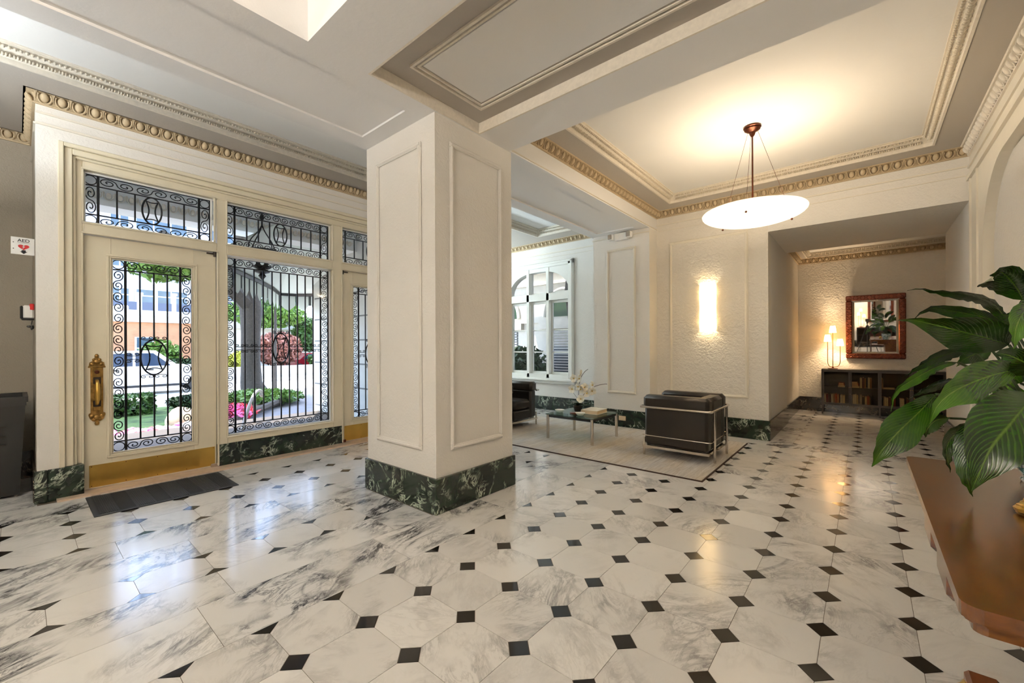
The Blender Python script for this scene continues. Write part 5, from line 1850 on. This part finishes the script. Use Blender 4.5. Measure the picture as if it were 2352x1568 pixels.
def cloud(name, c, r, n, size, mat, label=None, cat=None, group=None, seed=1, parent=None, box=False, tilt=1.0):
    """leafy mass of n small leaves filling an ellipsoid (or box) shell"""
    rs = random.Random(seed)
    m = MB()
    for _ in range(n):
        if box:
            p = Vector((rs.uniform(-1, 1), rs.uniform(-1, 1), rs.uniform(-1, 1)))
            ax = rs.randrange(3)
            p[ax] = math.copysign(rs.uniform(0.86, 1.0), p[ax])
        else:
            p = Vector((rs.gauss(0, 1), rs.gauss(0, 1), rs.gauss(0, 1))).normalized() * (rs.random() ** 0.35)
        p = Vector((c[0] + p.x * r[0], c[1] + p.y * r[1], c[2] + p.z * r[2]))
        u = Vector((rs.gauss(0, 1), rs.gauss(0, 1), rs.gauss(0, tilt))).normalized()
        w = u.orthogonal().normalized()
        w = Matrix.Rotation(rs.uniform(0, 6.28), 3, u) @ w
        s = size * rs.uniform(0.6, 1.3)
        k = len(m.v)
        m.v += [tuple(p - u * s), tuple(p + w * s * 0.45), tuple(p + u * s), tuple(p - w * s * 0.45)]
        m.f.append((k, k + 1, k + 2, k + 3))
    o = obj(name, m, mat, parent)
    if label:
        tag(o, label, cat, group)
    return o


# porch: ceiling, front beam with ornament, side wall with joints and entry phone
struct('porch_ceiling', MB().box(-7.0, -5.30, 0.3, 3.9, 3.25, 3.4), 'porch_white')
pb = struct('porch_beam', MB().box(-7.15, -6.8, 0.3, 3.9, 2.92, 3.5), 'porch_white')
for k in range(34):
    o = link('egg_and_dart', EGG_B, pb, (-6.8, 0.4 + k * 0.1, 2.99))
    o.rotation_euler = (0, 0, -PI / 2)
pw = struct('porch_wall', MB().box(-8.45, -5.29, 3.84, 3.9, -0.3, 3.5), 'stone')
for k in range(7):
    obj('joint', MB().box(-8.40, -5.30, 3.838, 3.842, 0.10 + k * 0.42, 0.125 + k * 0.42), 'stone_d', pw)
ph = thing('entry_phone', 'black entry phone with red display on the porch wall, seen through the far door', 'entry phone', (-5.86, 3.84, 1.36))
obj('case', MB().bbox(-0.05, 0.05, -0.05, -0.0005, -0.09, 0.09, b=0.008), 'iron_black', ph)
obj('display', MB().bbox(-0.03, 0.03, -0.053, -0.049, 0.02, 0.06, b=0.001), 'red', ph)
struct('porch_wall_near', MB().box(-8.3, -5.29, 0.30, 0.36, -0.3, 3.5), 'stone')
# awning beyond the porch: sloping cloth, dark front rail, striped scalloped valance
aw = thing('awning', 'pale green striped awning with dark rail and scalloped valance over the walkway', 'awning', (0, 0, 0))
edge = [Vector((-6.55, 1.55, 2.42)), Vector((-7.1, 2.05, 2.40)), Vector((-7.8, 2.6, 2.38)), Vector((-8.5, 3.1, 2.36)), Vector((-9.05, 3.42, 2.34)), Vector((-9.0, 3.75, 2.34)), Vector((-8.6, 4.1, 2.34)), Vector((-7.9, 4.8, 2.36))]
am = MB()
for a, b in zip(edge[:-1], edge[1:]):
    ta, tb = Vector((-6.6, 3.0, 3.05)).lerp(a, 0.35), Vector((-6.6, 3.0, 3.05)).lerp(b, 0.35)
    k = len(am.v)
    am.v += [tuple(a), tuple(b), tuple(tb + Vector((0, 0, 0.25))), tuple(ta + Vector((0, 0, 0.25)))]
    am.f.append((k, k + 1, k + 2, k + 3))
    am.v += [tuple(a + Vector((0, 0, 0.012))), tuple(b + Vector((0, 0, 0.012))), tuple(tb + Vector((0, 0, 0.262))), tuple(ta + Vector((0, 0, 0.262)))]
    am.f.append((k + 7, k + 6, k + 5, k + 4))
obj('cloth', am, 'awn', aw)
obj('rail', MB().tube(edge, 0.045, 6), 'iron_black', aw)
acc = 0
for a, b in zip(edge[:-1], edge[1:]):
    L = (b - a).length
    n = max(1, round(L / 0.26))
    for k in range(n):
        p, q = a.lerp(b, k / n), a.lerp(b, (k + 1) / n)
        m = MB()
        cols = 8
        poly = []
        for j in range(cols + 1):
            t = j / cols
            poly.append((p.lerp(q, 0.1 + 0.8 * t), 0.20 + 0.10 * math.sin(PI * t)))
        vs = [tuple(c + Vector((0, 0, -0.03))) for c, d in poly] + [tuple(c + Vector((0, 0, -0.03 - d))) for c, d in poly]
        m.add(vs, [(j, j + 1, cols + 2 + j, cols + 1 + j) for j in range(cols)])
        obj('valance_scallop', m, 'awn', aw)
        s = MB()
        r0, r1 = p.lerp(q, -0.1), p.lerp(q, 0.1)
        s.add([tuple(r0 + Vector((0, 0, -0.03))), tuple(r1 + Vector((0, 0, -0.03))), tuple(r1 + Vector((0, 0, -0.23))), tuple(r0 + Vector((0, 0, -0.23)))], [(0, 1, 2, 3)])
        obj('valance_stripe', s, 'awn_d', aw)
# porch lantern
ln = thing('porch_lantern', 'black iron candle chandelier hanging under the porch', 'lantern', (-6.45, 2.22, 3.25))
obj('chain', MB().tube([(0, 0, 0), (0, 0, -0.32)], 0.012, 6).ell((0, 0, -0.10), (0.05, 0.05, 0.03), 10, 5).ell((0, 0, -0.18), (0.03, 0.03, 0.04), 10, 5), 'iron', ln)
obj('ring', MB().tube([(0.20 * math.cos(2 * PI * k / 24), 0.20 * math.sin(2 * PI * k / 24), -0.66) for k in range(24)], 0.02, 6, closed=True), 'iron', ln)
for k in range(4):
    a = 2 * PI * k / 4 + 0.3
    obj('arm', MB().tube(bez([(0, 0, -0.28), (0.06 * math.cos(a), 0.06 * math.sin(a), -0.45), (0.20 * math.cos(a), 0.20 * math.sin(a), -0.48), (0.20 * math.cos(a), 0.20 * math.sin(a), -0.65)], 8), 0.008, 6), 'iron', ln)
    obj('candle', MB().tube([(0.07 * math.cos(a), 0.07 * math.sin(a), -0.86), (0.07 * math.cos(a), 0.07 * math.sin(a), -0.68)], 0.02, 8), 'iron', ln)
obj('finial', MB().lathe([(0.0, -1.06), (0.02, -1.04), (0.05, -1.0), (0.03, -0.97), (0.09, -0.95), (0.10, -0.93), (0.04, -0.90), (0.12, -0.875), (0.12, -0.865), (0.0, -0.86)], 14), 'iron', ln, True)
obj('lantern_glass', MB().lathe([(0.05, -0.92), (0.13, -0.87), (0.17, -0.80), (0.17, -0.68)], 18, cap=False), 'glass', ln, 'all')

# garden
hd = thing('hedge', 'clipped dark green hedge along the far side of the lawn', 'hedge', (0, 0, 0))
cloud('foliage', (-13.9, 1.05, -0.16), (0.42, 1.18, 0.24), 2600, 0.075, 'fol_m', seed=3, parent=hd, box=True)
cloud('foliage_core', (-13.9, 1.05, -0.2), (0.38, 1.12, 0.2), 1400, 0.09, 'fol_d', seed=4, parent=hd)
h2 = cloud('low_hedge', (-14.6, 3.1, -0.25), (0.3, 0.5, 0.16), 900, 0.07, 'fol_d', 'low dark shrub beside the lawn boulder', 'shrub', None, 5)
fb = thing('flower_bed', 'bed of pink, white and red flowers edging the lawn before the door', 'flowers', (0, 0, 0))
stuff(fb)
obj('soil', MB().box(-9.75, -9.05, -1.5, 2.15, -0.34, GZ + 0.02), 'soil', fb)
for nm, mt_, sd, y0, y1 in (('white_blooms', 'fl_w', 11, 0.2, 2.1), ('pink_blooms', 'fl_p', 12, -0.5, 1.95), ('red_blooms', 'fl_r', 13, 1.05, 1.6)):
    rs = random.Random(sd)
    m = MB()
    for _ in range(85 if nm != 'red_blooms' else 30):
        m.ell((rs.uniform(-9.7, -9.1), rs.uniform(y0, y1), GZ + rs.uniform(0.02, 0.13)), (0.085, 0.085, 0.06), 6, 3)
    obj(nm, m, mt_, fb)
cloud('bloom_leaves', (-9.4, 0.8, GZ + 0.05), (0.33, 1.4, 0.06), 500, 0.05, 'fol_m', seed=14, parent=fb)
rk = MB().ell((0, 0, 0.12), (0.33, 0.30, 0.27), 14, 9)
rs = random.Random(5)
rk.v = [(x * (1 + 0.16 * math.sin(7 * y + 5 * z)), y * (1 + 0.12 * math.sin(9 * x)), z * (1 + 0.1 * math.sin(8 * y + 3))) for x, y, z in rk.v]
rock = tag(obj('boulder', rk, 'rock', None, True), 'pale tan boulder at the end of the flower bed', 'boulder')
rock.location = (-10.15, 2.1, GZ)

bed2 = thing('tree_bed', 'raised bed with green ground cover and red flowers round the tree', 'flower bed', (0, 0, 0))
obj('soil', MB().prism([(-10.0, 2.6), (-11.2, 3.3), (-14.3, 5.8), (-15.6, 6.2), (-16.6, 5.2), (-15.4, 4.2)], 2, -0.6, -0.36), 'soil', bed2)
cloud('ground_cover', (-14.2, 4.9, -0.24), (1.5, 1.0, 0.17), 2600, 0.09, 'fol_l', seed=21, parent=bed2)
cloud('ground_cover_dark', (-14.0, 4.95, -0.28), (1.4, 0.9, 0.13), 900, 0.09, 'fol_m', seed=22, parent=bed2)
stuff(cloud('red_blooms', (-11.3, 3.25, -0.22), (0.9, 0.45, 0.15), 420, 0.07, 'fl_r', seed=23, parent=bed2))
stuff(cloud('pink_blooms', (-11.0, 3.1, -0.2), (0.8, 0.4, 0.15), 250, 0.07, 'fl_p', seed=24, parent=bed2))
obj('edging', MB().tube([(-10.0, 2.75, -0.34), (-11.3, 3.62, -0.33), (-12.8, 4.75, -0.32), (-14.2, 5.95, -0.31)], 0.09, 7), 'bark', bed2)

tr = thing('street_tree', 'big street tree with grey-brown trunk in the raised bed', 'tree', (-15.5, 4.98, -0.45))
obj('trunk', MB().tube([(0.25, 0.1, 0), (0.05, 0, 0.5), (0, 0, 1.2), (0.02, 0.0, 2.2), (0.0, 0.02, 2.9), (-0.1, -0.1, 4.2), (-0.2, -0.2, 7.5)], [0.46, 0.32, 0.28, 0.28, 0.33, 0.30, 0.2], 14), 'bark', tr, True)
obj('limb', MB().tube([(0, 0, 3.0), (0.8, -1.4, 4.2), (1.9, -2.6, 4.6)], [0.25, 0.18, 0.1], 8), 'bark', tr, True)
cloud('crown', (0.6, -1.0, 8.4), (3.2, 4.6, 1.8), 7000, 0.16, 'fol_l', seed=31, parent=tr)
cloud('crown_upper', (0.3, -0.8, 9.0), (3.0, 4.4, 1.7), 3500, 0.2, 'fol_m', seed=32, parent=tr)  # darker green leaves, set slightly higher than the main crown
cloud('hanging_foliage', (2.3, -2.6, 3.75), (0.45, 0.8, 0.42), 800, 0.10, 'fol_l', seed=33, parent=tr)
st = thing('young_tree', 'thin straight sapling trunk between driveway and road', 'tree', (-20.6, 7.6, -0.75))
obj('trunk', MB().tube([(0, 0, 0), (0.02, 0, 1.5), (0, 0.03, 3.4), (0, 0, 4.4)], [0.10, 0.075, 0.06, 0.04], 8), 'bark', st, True)
cloud('crown', (0, 0, 4.6), (1.0, 1.2, 0.9), 1200, 0.13, 'fol_m', seed=34, parent=st)
hr = thing('handrail', 'grey metal handrail curling down beside the entrance steps', 'handrail', (-7.75, 2.45, 0))
obj('rail', MB().tube(bez([(0.75, -0.35, -0.1), (0.25, -0.05, 0.45), (-0.25, 0.2, 0.72), (-0.5, 0.42, 0.5), (-0.38, 0.38, 0.3), (-0.2, 0.25, 0.45)], 16), 0.026, 8), 'concrete', hr, True)
obj('post', MB().tube([(-0.02, 0.10, -0.02), (-0.02, 0.10, 0.46)], 0.022, 8).tube([(0.45, -0.2, -0.02), (0.45, -0.2, 0.16)], 0.022, 8), 'iron', hr)

# white pick-up truck parked on the far kerb
tk = thing('pickup_truck', 'white crew-cab pickup truck parked across the street', 'truck', (-24.6, 3.6, -0.78), 0.0)
# local: length along y (front to +y), width along x
side = [(-3.1, 0.55), (-3.1, 1.15), (-1.35, 1.15), (-1.25, 1.88), (0.3, 1.92), (1.05, 1.28), (2.55, 1.18), (2.75, 1.0), (2.75, 0.50), (2.35, 0.45)]
side += [(1.9 + 0.47 * math.cos(a), 0.42 + 0.47 * math.sin(a)) for a in [PI * k / 10 for k in range(0, 11)]]
side += [(1.35, 0.42), (-1.4, 0.42)]
side += [(-1.95 + 0.47 * math.cos(a), 0.42 + 0.47 * math.sin(a)) for a in [PI * k / 10 for k in range(0, 11)]]
tb = MB()
def xprism(mb, poly, x0, x1):
    # concave outline: fan the sides by ear-free strips using mesh ngons (handled by tessellation)
    mb.prism(poly, 0, x0, x1)
xprism(tb, side, -0.95, 0.95)
obj('body', tb, 'car_white', tk)
for poly in ([(-1.10, 1.25), (-1.08, 1.78), (-0.45, 1.80), (-0.45, 1.25)], [(-0.36, 1.25), (-0.36, 1.80), (0.22, 1.80), (0.80, 1.28), (0.80, 1.25)]):
    obj('side_window', MB().prism(poly, 0, -0.965, 0.965), 'car_glass', tk)
obj('running_board', MB().box(-0.98, 0.98, -1.35, 1.3, 0.34, 0.44), 'tyre', tk)
for y in (0.15, -0.95):
    obj('door_handle', MB().box(-0.98, 0.98, y - 0.12, y + 0.08, 1.06, 1.12), 'tyre', tk)
for y in (-1.95, 1.9):
    for x in (-0.86, 0.86):
        w_ = obj('wheel', MB().lathe([(0.36, -0.12), (0.42, -0.10), (0.42, 0.10), (0.36, 0.12), (0.26, 0.11)], 22).xf(Matrix.Translation((x, y, 0.42)) @ Matrix.Rotation(PI / 2, 4, 'Y')), 'tyre', tk, True)
        hm = MB()
        for k in range(6):
            a = 2 * PI * k / 6
            hm.tube([(x + math.copysign(0.11, x), y + 0.05 * math.cos(a), 0.42 + 0.05 * math.sin(a)), (x + math.copysign(0.11, x), y + 0.24 * math.cos(a), 0.42 + 0.24 * math.sin(a))], 0.03, 5)
        obj('rim', hm, 'car_white', w_)
rc = thing('red_car', 'small dark red car far along the street', 'car', (-30.6, 13.9, -0.55), 0.0)
obj('body', MB().prism([(-2, 0.4), (-2, 0.9), (-1.3, 0.95), (-0.8, 1.4), (0.6, 1.4), (1.2, 0.95), (2, 0.85), (2, 0.4)], 0, -0.8, 0.8), 'red_car', rc)
obj('side_window', MB().prism([(-1.1, 0.98), (-0.7, 1.33), (0.5, 1.33), (0.95, 0.98)], 0, -0.82, 0.82), 'car_glass', rc)
for y in (-1.3, 1.3):
    obj('wheel', MB().lathe([(0.3, -0.84), (0.34, -0.8), (0.34, 0.8), (0.3, 0.84)], 16).xf(Matrix.Translation((0, y, 0.34)) @ Matrix.Rotation(PI / 2, 4, 'Y')), 'tyre', rc, True)

# retaining wall and planting on the far side
struct('retaining_wall', MB().box(-28.2, -27.8, 6.0, 40, -1.0, 0.1), 'concrete')
struct('planter_soil', MB().box(-30.5, -28.2, 6.0, 40, -1.0, -0.05), 'soil')
for nm, c, r, n, s, mt_, lab, sd in (
    ('red_maple', (-29.3, 11.0, 1.15), (0.9, 1.5, 1.1), 3000, 0.16, 'fol_r', 'rust red spreading shrub above the retaining wall', 41),
    ('yellow_shrub', (-34.0, 3.6, 0.1), (0.7, 0.8, 0.35), 1200, 0.14, 'fol_y', 'bright yellow-green clipped shrub before the brick building', 42),
    ('round_shrub', (-32.6, 9.4, 0.3), (0.8, 0.8, 0.4), 900, 0.14, 'fol_y', 'yellow-green clipped shrub near the truck bonnet', 43),
    ('flowering_shrub', (-34.3, 5.9, 0.7), (0.7, 1.1, 1.1), 1900, 0.16, 'fol_l', 'pale green flowering shrub against the brick wall', 44),
    ('dark_shrub', (-31.5, 6.9, 0.1), (0.6, 1.6, 0.5), 1400, 0.15, 'fol_d', 'low dark green shrub behind the truck', 45),
    ('roof_shrub', (-31.5, 11.2, 3.6), (1.4, 2.6, 1.0), 2600, 0.18, 'fol_l', 'light green bush growing above the concrete terrace wall', 46),
    ('green_tree', (-32.2, 14.2, 2.2), (0.9, 1.2, 1.3), 2400, 0.17, 'fol_m', 'dense green tree right of the rust red shrub', 47),
    ('grass_clump', (-28.8, 13.5, 0.4), (0.45, 0.8, 0.42), 900, 0.16, 'fol_m', 'bright grassy clump on top of the retaining wall', 48),
    ('yellow_bush', (-28.8, 8.7, 0.5), (0.45, 0.7, 0.5), 900, 0.14, 'fol_y', 'yellow flowered bush beside the rust red shrub', 49)):
    cloud(nm, c, r, n, s, mt_, lab, 'shrub', None, sd)
struct('terrace_wall', MB().box(-34.2, -33.8, 9.0, 30, -0.6, 2.6).box(-34.4, -33.7, 9.0, 30, 2.6, 3.1), 'cream_stone')

# low brick building with white parapet and roof vents
bb = thing('brick_building', 'low tan brick building with a white parapet across the street', 'building', (-37.5, 0, 0))
obj('wall', MB().box(-4, 0, -25, 8.9, -0.6, 3.0), 'brick', bb)
obj('parapet', MB().box(-4.1, 0.25, -25, 9.0, 3.0, 3.8), 'bwhite', bb)
obj('coping', MB().box(-4.15, 0.35, -25, 9.05, 3.42, 3.5), 'bdark' if False else 'bwhite', bb)
obj('roof_edge', MB().box(-5, -4, -25, 14, 3.8, 4.7), 'bdark', bb)
for y, h in ((5.5, 1.3), (6.35, 2.1), (7.4, 1.4)):
    obj('vent_pipe', MB().tube([(-1.0, y, 3.8), (-1.0, y, 3.8 + h)], 0.13, 10).tube([(-1.0, y, 3.8 + h - 0.15), (-1.0, y, 3.8 + h)], 0.2, 10), 'bwhite', bb, True)
obj('roof_unit', MB().bbox(-1.4, -0.6, 4.2, 4.9, 3.8, 4.15, b=0.08), 'bwhite', bb)
w_ = obj('window', MB().box(0.0, 0.06, 5.1, 6.1, 0.4, 2.0), 'bwhite', bb)
obj('pane', MB().box(0.06, 0.07, 5.2, 6.0, 0.5, 1.2).box(0.06, 0.07, 5.2, 6.0, 1.28, 1.95), 'win_dark', w_)
w_ = obj('window', MB().box(0.0, 0.06, 8.2, 8.8, 0.0, 1.6), 'bwhite', bb)
obj('pane', MB().box(0.06, 0.07, 8.25, 8.75, 0.05, 1.5), 'win_dark', w_)
for k in range(34):      # courses proud of the recessed joints
    obj('brick_course', MB().box(0.0, 0.02, -24, 8.88, -0.55 + k * 0.104, -0.47 + k * 0.104), 'brick', bb)

gb = thing('apartment_building', 'grey rendered apartment block with wide windows behind the brick building', 'building', (-60, 0, 0))
obj('wall', MB().box(-10, 0, -30, 45, -1, 20), 'bldg', gb)
for zi in range(4):
    for y0, wd in ((-6, 4.4), (0.2, 3.2), (6.2, 1.6), (8.2, 4.6), (15, 3.6), (21, 4.4), (28, 4.4)):
        z0 = 5.6 + zi * 4.2
        f = obj('window', MB().box(0, 0.15, y0, y0 + wd, z0, z0 + 2.1), 'bwhite', gb)
        n = 3 if wd > 3 else 2
        pn = MB()
        for k in range(n):
            a = y0 + 0.12 + k * (wd - 0.1) / n
            pn.box(0.15, 0.2, a, a + (wd - 0.1) / n - 0.14, z0 + 0.12, z0 + 1.25).box(0.15, 0.2, a, a + (wd - 0.1) / n - 0.14, z0 + 1.38, z0 + 1.98)
        obj('pane', pn, 'win_dark', f)
obj('slab_edge', MB().box(0, 0.5, -30, 45, 4.3, 4.9), 'bdark', gb)
for y in (-1.5, 4.6):
    obj('balcony', MB().box(0, 1.1, y - 2.0, y + 1.2, 9.2, 9.4).box(1.0, 1.1, y - 2.0, y + 1.2, 9.4, 10.2), 'bwhite', gb)
# neighbouring house behind the awning
nh = thing('white_house', 'pale rendered house wall beyond the awning', 'building', (-33.5, 19, 0))
obj('wall', MB().box(-6, 0, -2.2, 12, -0.6, 7.5), 'bwhite', nh)
w_ = obj('window', MB().box(0, 0.08, 2.0, 4.0, 3.2, 5.0), 'bdark', nh)
obj('pane', MB().box(0.08, 0.1, 2.1, 3.9, 3.3, 4.9), 'win_dark', w_)

# courtyard facade opposite the bay window
cf = thing('courtyard_facade', 'cream stone facade with arched window and louvred shutters opposite the bay window', 'building', (0, 10.6, 0))
obj('wall', MB().box(-14, -1.5, 0, 0.5, -0.6, 7), 'cream_stone', cf)
for cx_ in (-9.3, -6.9, -4.5):
    poly = [(cx_ - 0.62, 2.15)] + [(cx_ + 0.62 * math.cos(a), 2.15 + 0.75 * math.sin(a)) for a in [PI - PI * k / 16 for k in range(17)]]
    w_ = obj('arch_window', MB().prism(poly[::-1], 1, -0.03, 0.02), 'fol_d', cf)
    obj('arch_trim', MB().tube([(cx_ + 0.68 * math.cos(a), -0.04, 2.15 + 0.82 * math.sin(a)) for a in [PI * k / 16 for k in range(17)]], 0.06, 6), 'cream_stone', w_)
    obj('sill', MB().box(cx_ - 0.85, cx_ + 0.85, -0.14, 0.0, 1.78, 1.98), 'cream_stone', cf)
    for k in range(16):
        obj('louvre', MB().box(cx_ - 0.6, cx_ + 0.6, -0.045, 0.0, 0.42 + k * 0.082, 0.47 + k * 0.082), 'concrete', cf)
    obj('shutter_back', MB().box(cx_ - 0.62, cx_ + 0.62, -0.012, 0.0, 0.38, 1.74), 'win_dark', cf)
for z in (1.98, 3.15, 3.5):
    obj('string_course', MB().box(-14, -1.5, -0.1, 0.0, z, z + 0.1), 'cream_stone', cf)
cloud('courtyard_shrub', (-7.6, 9.6, 0.55), (0.9, 0.5, 0.7), 1500, 0.11, 'fol_d', 'dark green shrub in the courtyard outside the bay window', 'shrub', None, 61)
cloud('courtyard_bush', (-4.4, 9.5, 0.15), (0.8, 0.5, 0.5), 900, 0.11, 'fol_m', 'low leafy bush in the courtyard near the bay window sill', 'shrub', None, 62)
struct('courtyard_ground', MB().box(-14, -1.4, 6.95, 10.6, -1.1, -0.3), 'concrete')
ct_ = thing('courtyard_tree', 'grey tree trunk in the courtyard beyond the bay window', 'tree', (-5.75, 9.3, -0.3))
obj('trunk', MB().tube([(0, 0, 0), (0.1, 0, 1.6), (-0.05, 0, 3.0), (0.2, 0, 5)], [0.2, 0.17, 0.2, 0.16], 10), 'bark', ct_, True)
cloud('crown', (0, 0, 4.4), (1.0, 0.7, 0.7), 900, 0.13, 'fol_m', seed=63, parent=ct_)

struct('courtyard_shade_block', MB().box(-8.6, 1.9, -3.7, 6.95, Z_TOP + 0.13, 19.0), 'cream_stone')  # unseen mass over the lobby, added to shade the courtyard facade

# camera tripod where the picture was taken from, seen only in the mirror
tp = thing('tripod', 'black camera tripod standing by the desk, seen in the mirror', 'tripod', (0.075, -0.09, 0))
obj('centre_column', MB().tube([(0, 0, 0.75), (0, 0, 1.14)], 0.014, 8), 'iron_black', tp)
obj('head', MB().bbox(-0.03, 0.03, -0.03, 0.03, 1.12, 1.185, b=0.008), 'iron_black', tp)
obj('camera_body', MB().bbox(-0.06, 0.06, -0.03, 0.03, 1.185, 1.285, b=0.012), 'iron_black', tp)
for k in range(3):
    a = 2 * PI * k / 3 - 0.5
    obj('leg', MB().tube([(0.02 * math.cos(a), 0.02 * math.sin(a), 1.05), (0.36 * math.cos(a), 0.36 * math.sin(a), 0.01)], [0.016, 0.010], 8), 'iron_black', tp)
